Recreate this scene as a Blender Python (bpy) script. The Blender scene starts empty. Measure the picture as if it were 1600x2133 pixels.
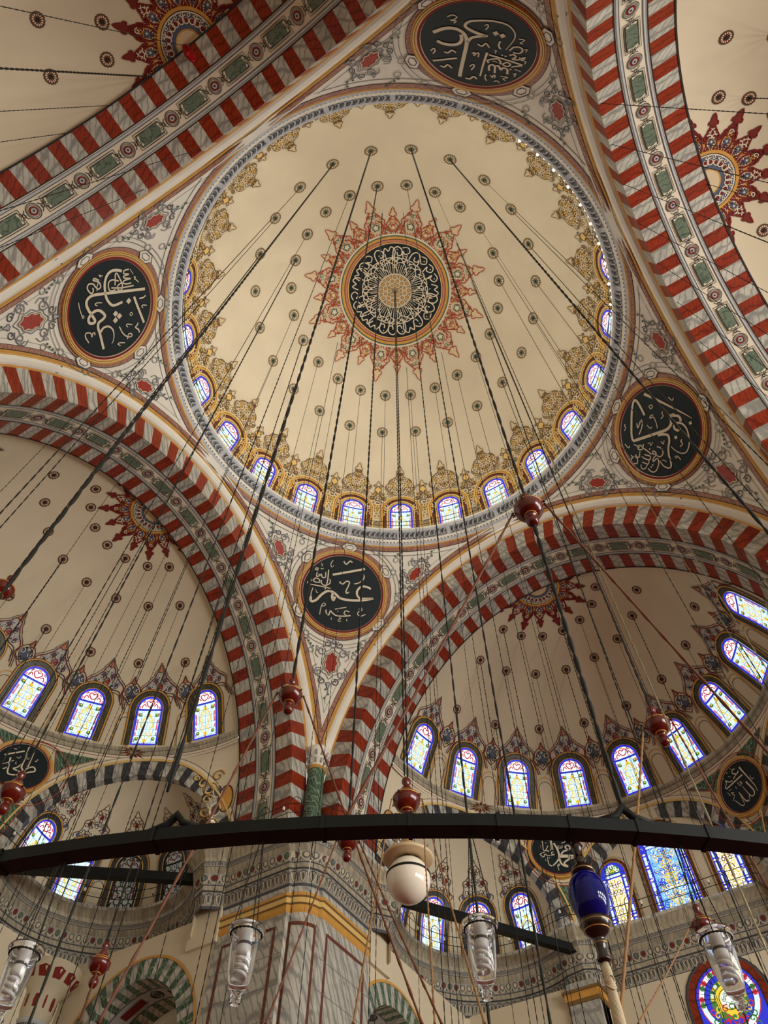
import bpy, math, random
import numpy as np
from mathutils import Matrix, Vector
from mathutils.geometry import tessellate_polygon

scene = bpy.context.scene
col = scene.collection
PI = math.pi
ZO = 44.1                     # everything below is written with the dome's springing at z = 0; the floor is 44.1 m lower
R_ = math.radians
random.seed(7)

# ------------------------------------------------------------------ camera
cam = bpy.data.cameras.new('camera')
camo = bpy.data.objects.new('camera', cam)
col.objects.link(camo)
camo.location = (-11.71, -6.843, -42.477 + ZO)
camo.rotation_euler = (2.607991, -0.007701, -1.010732)
cam.sensor_fit = 'AUTO'
cam.sensor_width = 36.0
cam.lens = 1487.384 * 36.0 / 2133.0
cam.clip_start = 0.05
cam.clip_end = 400
scene.camera = camo

# ------------------------------------------------------------------ world, lights, exposure
world = bpy.data.worlds.new('world')
scene.world = world
world.use_nodes = True
bg = world.node_tree.nodes['Background']
bg.inputs[0].default_value = (1.0, 0.96, 0.88, 1)
bg.inputs[1].default_value = 0.68
scene.view_settings.view_transform = 'Standard'
scene.view_settings.look = 'None'
scene.view_settings.gamma = 1.0
scene.view_settings.use_curve_mapping = False
scene.view_settings.exposure = -0.2

def area(name, loc, target, sx, sy, power, color):
    l = bpy.data.lights.new(name, 'AREA')
    l.shape = 'RECTANGLE'; l.size = sx; l.size_y = sy; l.energy = power; l.color = color
    o = bpy.data.objects.new(name, l); col.objects.link(o)
    p = Vector((loc[0], loc[1], loc[2] + ZO)); t = Vector((target[0], target[1], target[2] + ZO))
    o.location = p
    o.rotation_euler = (t - p).to_track_quat('-Z', 'Y').to_euler()
    return o
# added area lamps south of the hall, brightening the north half dome
for a in [('hall_fill_light', (-16, -44, -36), (-9.6, 12, -10), 4, 4.5, 2300.0, (1.0, 0.97, 0.9)), ('hall_fill_light', (-16, -44, -30), (-9.6, 12, -10), 4, 4.5, 2300.0, (1.0, 0.97, 0.9)), ('hall_fill_light', (-8, -44, -36), (-4.8, 12, -10), 4, 4.5, 2300.0, (1.0, 0.97, 0.9)), ('hall_fill_light', (-8, -44, -30), (-4.8, 12, -10), 4, 4.5, 2300.0, (1.0, 0.97, 0.9)), ('hall_fill_light', (0, -44, -36), (0.0, 12, -10), 4, 4.5, 2300.0, (1.0, 0.97, 0.9)), ('hall_fill_light', (0, -44, -30), (0.0, 12, -10), 4, 4.5, 2300.0, (1.0, 0.97, 0.9)), ('hall_fill_light', (8, -44, -36), (4.8, 12, -10), 4, 4.5, 2300.0, (1.0, 0.97, 0.9)), ('hall_fill_light', (8, -44, -30), (4.8, 12, -10), 4, 4.5, 2300.0, (1.0, 0.97, 0.9)), ('hall_fill_light', (16, -44, -36), (9.6, 12, -10), 4, 4.5, 2300.0, (1.0, 0.97, 0.9)), ('hall_fill_light', (16, -44, -30), (9.6, 12, -10), 4, 4.5, 2300.0, (1.0, 0.97, 0.9))]:
    area(*a)
# added area lamps hidden on the ledge, standing in for dome window daylight
for k in range(24):
    t = R_(15 * k)
    area('dome_ledge_fill', (14.1 * math.cos(t), 14.1 * math.sin(t), .95), (0, 0, 1.0), 2.6, 1.0, 125.0, (1.0, 0.98, 0.93))

# ------------------------------------------------------------------ materials
def lin(c):
    c = c / 255.0
    return c / 12.92 if c <= 0.04045 else ((c + 0.055) / 1.055) ** 2.4
def rgb(c): return (lin(c[0]), lin(c[1]), lin(c[2]), 1.0)
MATS = {}
def mat(name, c, rough=0.7, metal=0.0, var=0.0, scale=1.0, spec=0.3):
    m = bpy.data.materials.new(name); m.use_nodes = True
    nt = m.node_tree; b = nt.nodes['Principled BSDF']
    b.inputs['Base Color'].default_value = rgb(c)
    b.inputs['Roughness'].default_value = rough
    b.inputs['Metallic'].default_value = metal
    b.inputs['Specular IOR Level'].default_value = spec
    if var > 0:
        tc = nt.nodes.new('ShaderNodeTexCoord'); n = nt.nodes.new('ShaderNodeTexNoise')
        n.inputs['Scale'].default_value = scale; n.inputs['Detail'].default_value = 4
        r = nt.nodes.new('ShaderNodeMapRange')
        r.inputs['From Min'].default_value = 0.3; r.inputs['From Max'].default_value = 0.7
        r.inputs['To Min'].default_value = 1 - var; r.inputs['To Max'].default_value = 1 + var
        mx = nt.nodes.new('ShaderNodeMix'); mx.data_type = 'RGBA'; mx.blend_type = 'MULTIPLY'
        mx.inputs[0].default_value = 1.0
        mx.inputs[6].default_value = rgb(c)
        nt.links.new(tc.outputs['Object'], n.inputs['Vector'])
        nt.links.new(n.outputs['Fac'], r.inputs['Value'])
        nt.links.new(r.outputs[0], mx.inputs[7])
        nt.links.new(mx.outputs[2], b.inputs['Base Color'])
    MATS[name] = m
    return m
def marble(name, c, vein, scale=1.2, dist=6.0, width=0.12, rough=0.35, soft=0.0, detail=5, amt=0.8):
    """painted marble: a base tone, cloudy variation and thin crossing veins"""
    m = bpy.data.materials.new(name); m.use_nodes = True
    nt = m.node_tree; N = nt.nodes; L = nt.links; b = N['Principled BSDF']
    b.inputs['Roughness'].default_value = rough
    b.inputs['Specular IOR Level'].default_value = 0.25
    tc = N.new('ShaderNodeTexCoord')
    n1 = N.new('ShaderNodeTexNoise'); n1.inputs['Scale'].default_value = scale * 0.9; n1.inputs['Detail'].default_value = detail
    n1.inputs['Distortion'].default_value = 1.0
    L.new(tc.outputs['Object'], n1.inputs['Vector'])
    prev = None
    for k, (sc, ro) in enumerate(((scale, (0.4, 0.9, 0.3)), (scale * 1.7, (1.2, -0.5, 0.9)))):
        mp = N.new('ShaderNodeMapping'); mp.inputs['Rotation'].default_value = ro
        mp.inputs['Scale'].default_value = (1, 1, 0.45)
        L.new(tc.outputs['Object'], mp.inputs['Vector'])
        w = N.new('ShaderNodeTexWave'); w.inputs['Scale'].default_value = sc; w.inputs['Distortion'].default_value = dist
        w.inputs['Detail'].default_value = 4; w.inputs['Detail Scale'].default_value = 1.3
        L.new(mp.outputs[0], w.inputs['Vector'])
        r = N.new('ShaderNodeMapRange'); r.inputs['From Min'].default_value = 0.0; r.inputs['From Max'].default_value = width * (1.0 if k == 0 else 0.6)
        r.inputs['To Min'].default_value = 1.0; r.inputs['To Max'].default_value = 0.0
        L.new(w.outputs['Fac'], r.inputs['Value'])
        if prev is None: prev = r.outputs[0]
        else:
            mxm = N.new('ShaderNodeMath'); mxm.operation = 'MAXIMUM'
            L.new(prev, mxm.inputs[0]); L.new(r.outputs[0], mxm.inputs[1]); prev = mxm.outputs[0]
    cl = N.new('ShaderNodeMapRange'); cl.inputs['From Min'].default_value = 0.3; cl.inputs['From Max'].default_value = 0.72
    cl.inputs['To Min'].default_value = 0.0; cl.inputs['To Max'].default_value = 0.55 + soft
    L.new(n1.outputs['Fac'], cl.inputs['Value'])
    m1 = N.new('ShaderNodeMix'); m1.data_type = 'RGBA'
    mid = tuple(c[i] * 0.45 + vein[i] * 0.55 for i in range(3))
    m1.inputs[6].default_value = rgb(c); m1.inputs[7].default_value = rgb(mid)
    L.new(cl.outputs[0], m1.inputs[0])
    m2 = N.new('ShaderNodeMix'); m2.data_type = 'RGBA'; m2.inputs[7].default_value = rgb(vein)
    sf = N.new('ShaderNodeMath'); sf.operation = 'MULTIPLY'; sf.inputs[1].default_value = amt
    L.new(prev, sf.inputs[0]); L.new(sf.outputs[0], m2.inputs[0]); L.new(m1.outputs[2], m2.inputs[6])
    L.new(m2.outputs[2], b.inputs['Base Color'])
    MATS[name] = m
    return m
def emis(name, c, s):
    m = bpy.data.materials.new(name); m.use_nodes = True
    b = m.node_tree.nodes['Principled BSDF']
    b.inputs['Base Color'].default_value = (0.02, 0.02, 0.02, 1)
    b.inputs['Emission Color'].default_value = rgb(c)
    b.inputs['Emission Strength'].default_value = s
    MATS[name] = m
    return m

CREAM = (215, 202, 174)
mat('cream', CREAM, 0.8, var=0.05, scale=0.35)
mat('cream_light', (226, 214, 190), 0.75, var=0.03, scale=0.8)
mat('white_plaster', (234, 229, 214), 0.7, var=0.05, scale=0.8)
mat('gold', (205, 152, 72), 0.55, var=0.1, scale=2)
mat('gold_pale', (222, 186, 112), 0.6)
mat('gold_dark', (126, 98, 56), 0.6)
mat('olive', (156, 136, 98), 0.7, var=0.15, scale=3)
mat('ink', (44, 40, 38), 0.7)
mat('brown', (88, 60, 42), 0.7)
mat('grey', (128, 128, 126), 0.7)
mat('grey_dark', (78, 80, 84), 0.7)
mat('grey_light', (176, 178, 176), 0.65)
mat('silver', (186, 190, 194), 0.5, var=0.12, scale=3)
mat('tan', (212, 192, 154), 0.7)
mat('tan_dark', (176, 154, 112), 0.7, var=0.1, scale=3)
mat('rust_dark', (120, 40, 30), 0.7)
mat('carpet', (120, 62, 48), 0.95, var=0.1, scale=0.5)
mat('rust', (164, 66, 42), 0.7)
mat('crimson', (116, 30, 24), 0.7)
mat('pink', (196, 128, 100), 0.7)
mat('green', (76, 102, 80), 0.7)
mat('blue_grey', (84, 92, 112), 0.7)
mat('blackgreen', (15, 30, 34), 0.55, var=0.1, scale=2)
mat('letter', (222, 210, 184), 0.6)
mat('window_lead', (30, 28, 30), 0.6)
marble('red_marble', (154, 56, 29), (78, 20, 12), 1.5, 5, 0.16, soft=.1, amt=.6)
marble('white_marble', (206, 202, 188), (104, 104, 100), 0.9, 4.2, 0.3, soft=0.25, amt=0.62)
marble('grey_marble', (190, 187, 176), (104, 102, 98), 1.0, 3.5, 0.34, soft=0.15, amt=0.55)
marble('green_marble', (116, 130, 110), (62, 78, 64), 1.6, 10, 0.14)
marble('dark_green_marble', (44, 72, 52), (150, 170, 146), 2.0, 9, 0.12)
marble('pink_marble', (178, 132, 112), (120, 74, 62), 2.2, 8, 0.16)
marble('slate_marble', (72, 74, 76), (40, 42, 46), 1.6, 8, 0.2)
marble('beige_marble', (184, 174, 150), (112, 104, 90), 1.1, 3.5, 0.34, soft=0.1, amt=0.5)
marble('carving', (168, 170, 170), (52, 54, 58), 3.4, 12, 0.5, soft=0.3)
marble('cartouche_red', (182, 74, 56), (120, 34, 26), 4, 12, 0.3)
mat('iron', (22, 23, 22), 0.65)
mat('beam_paint', (7, 13, 12), 0.5, 0.0, var=0.25, scale=6)
mat('chain_iron', (34, 33, 28), 0.6, 0.2)
mat('chain_bright', (150, 140, 112), 0.35, 0.8)
mat('rope', (112, 66, 44), 0.6)
mat('rope_pale', (150, 112, 72), 0.6)
mat('mahogany', (96, 22, 12), 0.18, spec=0.6, var=0.15, scale=8)
mat('dark_wood', (38, 20, 14), 0.2, spec=0.6)
mat('gilt', (206, 158, 80), 0.35, 0.6)
mat('opal', (240, 232, 214), 0.12, spec=0.6)
mat('opal_dish', (214, 190, 150), 0.25)
mat('cobalt', (12, 12, 104), 0.07, spec=0.3)
mat('tassel', (206, 190, 158), 0.9, var=0.1, scale=30)
mat('bulb_white', (226, 222, 216), 0.3)
mat('bulb_dark', (50, 44, 42), 0.4)
mat('foil_red', (176, 16, 22), 0.2, 0.5)
mg = bpy.data.materials.new('clear_glass'); mg.use_nodes = True
b = mg.node_tree.nodes['Principled BSDF']
b.inputs['Base Color'].default_value = (0.96, 0.98, 1, 1); b.inputs['Roughness'].default_value = 0.03
b.inputs['Transmission Weight'].default_value = 1.0; b.inputs['IOR'].default_value = 1.35
MATS['clear_glass'] = mg
WS = 1.3
emis('pane_sky', (206, 232, 246), 1.15 * WS)
emis('pane_white', (244, 248, 250), 1.25 * WS)
emis('pane_blue', (40, 50, 215), 0.85 * WS)
emis('pane_lightblue', (120, 190, 245), 1.0 * WS)
emis('pane_yellow', (240, 206, 60), 0.95 * WS)
emis('pane_red', (205, 40, 58), 0.85 * WS)
emis('pane_pink', (225, 110, 130), 0.9 * WS)
emis('pane_green', (70, 130, 56), 0.8 * WS)
emis('pane_dim', (124, 120, 108), 0.55 * WS)
emis('pane_grey', (150, 164, 176), 0.8 * WS)
emis('lit_bulb', (255, 250, 226), 3.0)

# ------------------------------------------------------------------ mesh helpers
class MB:
    def __init__(s): s.V = []; s.F = []; s.M = []; s.n = 0; s.mats = []; s.smooth = []
    def mi(s, m):
        if m not in s.mats: s.mats.append(m)
        return s.mats.index(m)
    def add(s, V, F, m, smooth=False):
        V = np.asarray(V, float).reshape(-1, 3)
        k = s.n; s.V.append(V); s.n += len(V)
        i = m if isinstance(m, list) else [s.mi(m)] * len(F)
        for f, q in zip(F, i):
            s.F.append([a + k for a in f]); s.M.append(q); s.smooth.append(smooth)
    def grid(s, P, m, smooth=False, closed_u=False, closed_v=False, flip=False):
        """P[nu][nv] of points; m one material name or a function (i, j) -> name"""
        P = np.asarray(P, float); nu, nv = P.shape[:2]
        F = []; Mi = []
        for i in range(nu if closed_u else nu - 1):
            for j in range(nv if closed_v else nv - 1):
                a = i * nv + j; b_ = ((i + 1) % nu) * nv + j
                c_ = ((i + 1) % nu) * nv + (j + 1) % nv; d = i * nv + (j + 1) % nv
                mm = m(i, j) if callable(m) else m
                if mm is None: continue
                F.append([a, d, c_, b_] if flip else [a, b_, c_, d]); Mi.append(s.mi(mm))
        s.add(P.reshape(-1, 3), F, Mi, smooth)
    def ribbon(s, pts, w, mp, off, m, closed=False, w1=None, curve=True, step=None):
        p = np.asarray(pts, float)
        if curve and len(p) > 2: p = cat(p, closed, step or 4)
        elif closed: p = np.vstack([p, p[:1]])
        if not curve or len(p) == 2:
            p = dens(p, 0.5)
        n = len(p)
        t = np.gradient(p, axis=0)
        if closed: t[0] = t[-1] = p[1] - p[-2]
        t /= np.maximum(np.linalg.norm(t, axis=1, keepdims=True), 1e-9)
        nn = np.stack([-t[:, 1], t[:, 0]], -1)
        ww = np.full(n, w) if w1 is None else np.linspace(w, w1, n)
        A = p + nn * ww[:, None] / 2; B = p - nn * ww[:, None] / 2
        A3 = mp(A[:, 0], A[:, 1], off); B3 = mp(B[:, 0], B[:, 1], off)
        V = np.empty((2 * n, 3)); V[0::2] = A3; V[1::2] = B3
        s.add(V, [[2 * i, 2 * i + 1, 2 * i + 3, 2 * i + 2] for i in range(n - 1)], m)
    def fill(s, pts, mp, off, m, curve=False):
        p = np.asarray(pts, float)
        if curve: p = cat(p, True, 5)[:-1]
        tri = tessellate_polygon([[Vector((a, b_, 0)) for a, b_ in p]])
        s.add(mp(p[:, 0], p[:, 1], off), [list(t) for t in tri], m)
    def disc(s, cx, cy, r, mp, off, m, n=14, ry=None, rot=0.0):
        a = np.linspace(0, 2 * PI, n, endpoint=False); ry = r if ry is None else ry
        x = r * np.cos(a); y = ry * np.sin(a)
        x, y = x * math.cos(rot) - y * math.sin(rot), x * math.sin(rot) + y * math.cos(rot)
        s.add(mp(cx + x, cy + y, off), [list(range(n))], m)
    def ring(s, cx, cy, r, w, mp, off, m, n=24, ry=None):
        a = np.linspace(0, 2 * PI, n, endpoint=False); ry = r if ry is None else ry
        P = [mp(cx + (r + d) * np.cos(a), cy + (ry + d) * np.sin(a), off) for d in (w / 2, -w / 2)]
        s.grid(P, m, closed_v=True)
    def band(s, prof, u0, u1, mp, off, m, n=8, nu=4):
        """fill between u = -hw(v) and hw(v) for a list of (v, hw)"""
        v = np.array([q[0] for q in prof], float); h = np.array([q[1] for q in prof], float)
        vv = np.linspace(v[0], v[-1], n); hh = np.interp(vv, v, h)
        P = [mp(np.full(n, 0.0) + hh * k, vv, off) for k in np.linspace(-1, 1, nu + 1)]
        s.grid(P, m)
    def tube(s, path, r, m, n=6, smooth=True, caps=True, closed=False):
        p = np.asarray(path, float); k = len(p); r = np.broadcast_to(np.asarray(r, float), (k,))
        t = np.gradient(p, axis=0)
        if closed: t[0] = p[1] - p[-1]; t[-1] = p[0] - p[-2]
        t /= np.maximum(np.linalg.norm(t, axis=1, keepdims=True), 1e-9)
        ref = np.array([0, 0, 1.0]) if np.abs(t[:, 2]).mean() < 0.9 else np.array([1.0, 0, 0])
        u = np.cross(t, ref); u /= np.linalg.norm(u, axis=1, keepdims=True); v = np.cross(t, u)
        a = np.linspace(0, 2 * PI, n, endpoint=False)
        P = p[:, None] + r[:, None, None] * (np.cos(a)[None, :, None] * u[:, None] + np.sin(a)[None, :, None] * v[:, None])
        k0 = s.n
        s.grid(P, m, smooth=smooth, closed_v=True, closed_u=closed)
        if caps and not closed:
            s.F.append([k0 + i for i in range(n)]); s.M.append(s.mi(m)); s.smooth.append(False)
            s.F.append([k0 + (k - 1) * n + n - 1 - i for i in range(n)]); s.M.append(s.mi(m)); s.smooth.append(False)
    def lathe(s, prof, c, m, n=20, a0=0.0, a1=2 * PI, smooth=True):
        full = abs(a1 - a0 - 2 * PI) < 1e-6
        a = np.linspace(a0, a1, n, endpoint=not full)
        P = [[(c[0] + r * math.cos(q), c[1] + r * math.sin(q), c[2] + z) for (r, z) in prof] for q in a]
        s.grid(P, (lambda i, j: m[j]) if isinstance(m, list) else m, smooth=smooth, closed_u=full)
    def box(s, x0, x1, y0, y1, z0, z1, m, M=None):
        V = np.array([(x, y, z) for x in (x0, x1) for y in (y0, y1) for z in (z0, z1)], float)
        if M is not None: V = V @ np.asarray(M)[:3, :3].T + np.asarray(M)[:3, 3]
        s.add(V, [[0, 1, 3, 2], [4, 6, 7, 5], [0, 4, 5, 1], [2, 3, 7, 6], [0, 2, 6, 4], [1, 5, 7, 3]], m)
    def build(s, name, parent=None, origin=None):
        me = bpy.data.meshes.new(name)
        V = np.vstack(s.V) if s.V else np.zeros((0, 3))
        o3 = np.zeros(3) if origin is None else np.asarray(origin, float)
        me.from_pydata((V - o3).tolist(), [], s.F)
        for m in s.mats: me.materials.append(MATS[m])
        me.polygons.foreach_set('material_index', s.M)
        me.polygons.foreach_set('use_smooth', s.smooth)
        me.update()
        o = bpy.data.objects.new(name, me); col.objects.link(o)
        if parent is not None: o.parent = parent
        else: o.location = (o3[0], o3[1], o3[2] + ZO)
        return o
def cat(p, closed=False, k=4):
    p = np.asarray(p, float)
    q = np.vstack([p[-1:], p, p[:2]]) if closed else np.vstack([2 * p[:1] - p[1:2], p, 2 * p[-1:] - p[-2:-1]])
    out = []
    t = np.linspace(0, 1, k, endpoint=False)[:, None]
    for i in range(len(q) - 3):
        a, b_, c_, d = q[i:i + 4]
        out.append(0.5 * (2 * b_ + (c_ - a) * t + (2 * a - 5 * b_ + 4 * c_ - d) * t * t + (3 * b_ - a - 3 * c_ + d) * t ** 3))
    out.append(q[-2:-1])
    return np.vstack(out)
def dens(p, d):
    out = [p[:1]]
    for a, b_ in zip(p[:-1], p[1:]):
        k = max(1, int(np.linalg.norm(b_ - a) / d)); t = np.linspace(0, 1, k + 1)[1:, None]
        out.append(a + (b_ - a) * t)
    return np.vstack(out)
def empty(name, loc, rz=0.0):
    o = bpy.data.objects.new(name, None); col.objects.link(o)
    o.empty_display_size = 0.2
    o.location = (loc[0], loc[1], loc[2] + ZO); o.rotation_euler = (0, 0, rz)
    return o
def tag(o, label=None, cat_=None, group=None, kind=None):
    if label: o['label'] = label
    if cat_: o['category'] = cat_
    if group: o['group'] = group
    if kind: o['kind'] = kind
    return o
def struct(o, label, cat_): return tag(o, label, cat_, kind='structure')
def dup(root, loc=None, rz=None, scale=None):
    r = root.copy(); col.objects.link(r)
    if loc is not None: r.location = (loc[0], loc[1], loc[2] + ZO)
    if rz is not None: r.rotation_euler = (0, 0, rz)
    if scale is not None: r.scale = scale
    for ch in list(root.children):
        c_ = ch.copy(); col.objects.link(c_); c_.parent = r
        for g in list(ch.children):
            d = g.copy(); col.objects.link(d); d.parent = c_
    return r
ORD = ['first', 'second', 'third', 'fourth', 'fifth', 'sixth', 'seventh', 'eighth', 'ninth', 'tenth', 'eleventh', 'twelfth',
       'thirteenth', 'fourteenth', 'fifteenth', 'sixteenth', 'seventeenth', 'eighteenth', 'nineteenth', 'twentieth',
       'twenty-first', 'twenty-second', 'twenty-third', 'twenty-fourth']

# ------------------------------------------------------------------ surfaces
class Ell:
    """inside of an ellipsoid of revolution: local (u, v) metres round (azimuth, starting angle)"""
    def __init__(s, c, a, b): s.c = np.array(c, float); s.a = a; s.b = b
    def pt(s, az, t, off=0.0):
        az = np.asarray(az, float); t = np.asarray(t, float)
        r = s.a * np.cos(t); z = s.b * np.sin(t)
        nr = np.cos(t) / s.a; nz = np.sin(t) / s.b; L = np.sqrt(nr * nr + nz * nz)
        r = r - off * nr / L; z = z - off * nz / L
        return np.stack([s.c[0] + r * np.cos(az), s.c[1] + r * np.sin(az), s.c[2] + z], -1)
    def tz(s, z): return math.asin((z - s.c[2]) / s.b)
    def tr(s, r): return math.acos(min(1, r / s.a))
    def map(s, az0, t0, down=False):
        tt = np.linspace(-0.3, PI / 2, 400)
        ds = np.sqrt((s.a * np.sin(tt)) ** 2 + (s.b * np.cos(tt)) ** 2)
        arc = np.concatenate([[0], np.cumsum((ds[1:] + ds[:-1]) / 2 * np.diff(tt))])
        a0 = np.interp(t0, tt, arc)
        sg = -1.0 if down else 1.0
        def f(u, v, off):
            u = np.asarray(u, float); v = np.asarray(v, float)
            t = np.interp(a0 + sg * v, arc, tt)
            r = np.maximum(s.a * np.cos(t), 0.05)
            return s.pt(az0 - sg * u / r, t, off)
        return f
    def polar(s):
        def f(th, rho, off): return s.pt(th, np.arccos(np.clip(np.asarray(rho, float) / s.a, 0, 1)), off)
        return f
def flat(C, n, u, v):
    C, n, u, v = [np.asarray(q, float) for q in (C, n, u, v)]
    def f(x, y, off):
        x = np.asarray(x, float)[..., None]; y = np.asarray(y, float)[..., None]
        return C + x * u + y * v + off * n
    return f
def Rz(a):
    a = math.radians(a); return np.array([[math.cos(a), -math.sin(a), 0], [math.sin(a), math.cos(a), 0], [0, 0, 1.0]])
def rotmap(mp, A):
    A = np.asarray(A)
    return lambda u, v, off: mp(u, v, off) @ A.T
def mirmap(mp): return lambda u, v, off: mp(-np.asarray(u, float), v, off)

# ------------------------------------------------------------------ painted ornament
def spiral(x, y, r, a0, turns, n=9, inward=True):
    a = a0 + np.linspace(0, turns * 2 * PI, n); q = np.linspace(1, 0.22, n) * r
    if not inward: q = q[::-1]
    return np.stack([x + q * np.cos(a), y + q * np.sin(a)], -1)
def lace(mb, mp, hw, v0, v1, cell, mats, w, off, seed=1, clip=0.85):
    """mirrored interlace of small scrolls filling the outline hw(v)"""
    rnd = random.Random(seed)
    k = 0
    v = v0 + cell * 0.5
    while v < v1:
        h = hw(v) * clip
        u = cell * 0.5 if k % 2 == 0 else 0.0
        while u < h - cell * 0.25:
            a0 = rnd.random() * 2 * PI; tr = rnd.choice((1.1, -1.1, 0.9, -0.9)); m = mats[rnd.randrange(len(mats))]
            sp = spiral(u, v, cell * 0.62, a0, tr, 7)
            mb.ribbon(sp, w, mp, off, m, step=2)
            if u > 0.01:
                sp2 = sp.copy(); sp2[:, 0] *= -1
                mb.ribbon(sp2, w, mp, off, m, step=2)
            u += cell
        v += cell * 0.72; k += 1
def sym(mb, pts, w, mp, off, m, curve=True, w1=None):
    p = np.asarray(pts, float)
    mb.ribbon(p, w, mp, off, m, curve=curve, w1=w1)
    q = p.copy(); q[:, 0] *= -1
    mb.ribbon(q, w, mp, off, m, curve=curve, w1=w1)
def outline(prof):
    p = np.asarray(prof, float); return np.stack([p[:, 1], p[:, 0]], -1)
def leaf(mb, mp, x, y, s, ang, m_fill, m_line, off, w=0.04):
    """small trefoil leaf with its point at distance s along ang"""
    ca, sa = math.cos(ang), math.sin(ang)
    P = [(0, .05), (.14, .2), (.12, .33), (.34, .34), (.44, .2), (.62, .17), (1, 0), (.62, -.17), (.44, -.2), (.34, -.34), (.12, -.33), (.14, -.2), (0, -.05)]
    p = np.array([(x + s * (a * ca - b_ * sa), y + s * (a * sa + b_ * ca)) for a, b_ in P])
    if m_fill: mb.fill(p, mp, off, m_fill)
    mb.ribbon(p, w, mp, off + 0.012, m_line, closed=True, step=2)
def dome_palmette(mb, mp, tall=True):
    if tall:
        prof = [(.62, .5), (.8, .98), (1.02, 1.16), (1.3, 1.12), (1.5, .92), (1.72, .86), (1.92, .7), (2.06, .42), (2.28, .24), (2.5, .12)]
        hw = lambda v: np.interp(v, [q[0] for q in prof], [q[1] for q in prof])
        low = [(-.15, 1.75), (.3, 1.75), (.5, 1.45), (.7, 1.0), (.85, .6)]
        mb.band(low, 0, 0, mp, 0.016, 'tan_dark', n=10, nu=8)
        hl = lambda v: np.interp(v, [q[0] for q in low], [q[1] for q in low])
        lace(mb, mp, hl, -.15, .85, .3, ['letter', 'letter', 'gold_pale', 'brown'], 0.06, 0.05, seed=6, clip=1.0)
        lace(mb, mp, hl, -.1, .85, .36, ['letter', 'gold_dark', 'brown'], 0.045, 0.058, seed=16, clip=1.0)
        mb.band(prof, 0, 0, mp, 0.02, 'olive', n=18, nu=6)
        lace(mb, mp, hw, 0.6, 2.3, 0.27, ['letter', 'letter', 'gold_pale', 'gold_dark'], 0.052, 0.06, seed=3, clip=0.95)
        lace(mb, mp, hw, 0.65, 2.2, 0.34, ['gold_dark', 'brown', 'gold'], 0.035, 0.05, seed=11, clip=0.9)
        sym(mb, outline(prof), 0.06, mp, 0.07, 'gold_dark')
        for s in (-1, 1):
            mb.ribbon(spiral(s * .9, 1.25, 0.22, 0, s * 1.2), 0.06, mp, 0.075, 'letter')
            mb.ribbon(spiral(s * .42, 1.85, 0.17, 0, s * 1.2), 0.055, mp, 0.075, 'letter')
        leaf(mb, mp, 0, 2.42, 0.78, PI / 2, 'tan', 'gold_dark', 0.05, 0.055)
        mb.ribbon([(-.28, 2.42), (0, 2.55), (.28, 2.42)], 0.05, mp, 0.07, 'brown')
    else:
        mb.fill([(0, .75), (.26, 1.1), (.2, 1.3), (0, 1.5), (-.2, 1.3), (-.26, 1.1)], mp, 0.03, 'gold_pale')
        mb.ribbon([(0, .75), (.26, 1.1), (.2, 1.3), (0, 1.5), (-.2, 1.3), (-.26, 1.1)], .05, mp, 0.05, 'gold_dark', closed=True)
        for s in (-1, 1):
            mb.ribbon(spiral(s * .28, .8, .26, PI / 2, s * 1.1), .06, mp, .05, 'brown')
            mb.ribbon(spiral(s * .25, 1.55, .2, -PI / 2, -s * 1.1), .055, mp, .05, 'brown')
        leaf(mb, mp, 0, 1.5, .56, PI / 2, 'tan', 'gold_dark', .05, .05)
def dome_between(mb, mp):
    """lace spandrel between two neighbouring window heads, v = 0 at the window sill"""
    h = lambda v: np.interp(v, [0, 1.9, 2.6, 3.1, 3.6, 4.1], [0.38, .42, .75, 1.25, .9, .3])
    mb.band([(2.2, .5), (2.6, .8), (3.1, 1.3), (3.5, 1.0), (3.8, .6), (4.1, .2)], 0, 0, mp, 0.012, 'tan_dark', n=10, nu=5)
    lace(mb, mp, h, 2.3, 4.35, .34, ['brown', 'gold_dark', 'gold'], .045, .04, seed=5, clip=1.0)
    lace(mb, mp, h, 2.2, 4.4, .4, ['letter', 'letter', 'gold_pale'], .075, .055, seed=9, clip=1.0)
def rosette(mb, mp, r=0.44, dark=False):
    a = np.linspace(0, 2 * PI, 61)
    rr = r * (0.9 + 0.12 * np.abs(np.sin(a * 7)))
    pts = np.stack([rr * np.cos(a), rr * np.sin(a)], -1)[:-1]
    mb.fill(pts, mp, 0.015, 'olive' if not dark else 'gold_dark')
    mb.ribbon(pts, .045, mp, .03, 'gold_dark' if not dark else 'brown', closed=True, curve=False)
    for k in range(14):
        q = k * 2 * PI / 14
        mb.ribbon([(.42 * r * math.cos(q), .42 * r * math.sin(q)), (.86 * r * math.cos(q), .86 * r * math.sin(q))], .035, mp, .03, 'ink' if not dark else 'crimson', curve=False)
        q += PI / 14
        mb.disc(.66 * r * math.cos(q), .66 * r * math.sin(q), .07 * r / .44, mp, .03, 'letter', n=6)
    mb.disc(0, 0, .36 * r, mp, .035, 'green' if not dark else 'ink', n=12)
    mb.disc(0, 0, .2 * r, mp, .05, 'ink', n=10)
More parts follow.
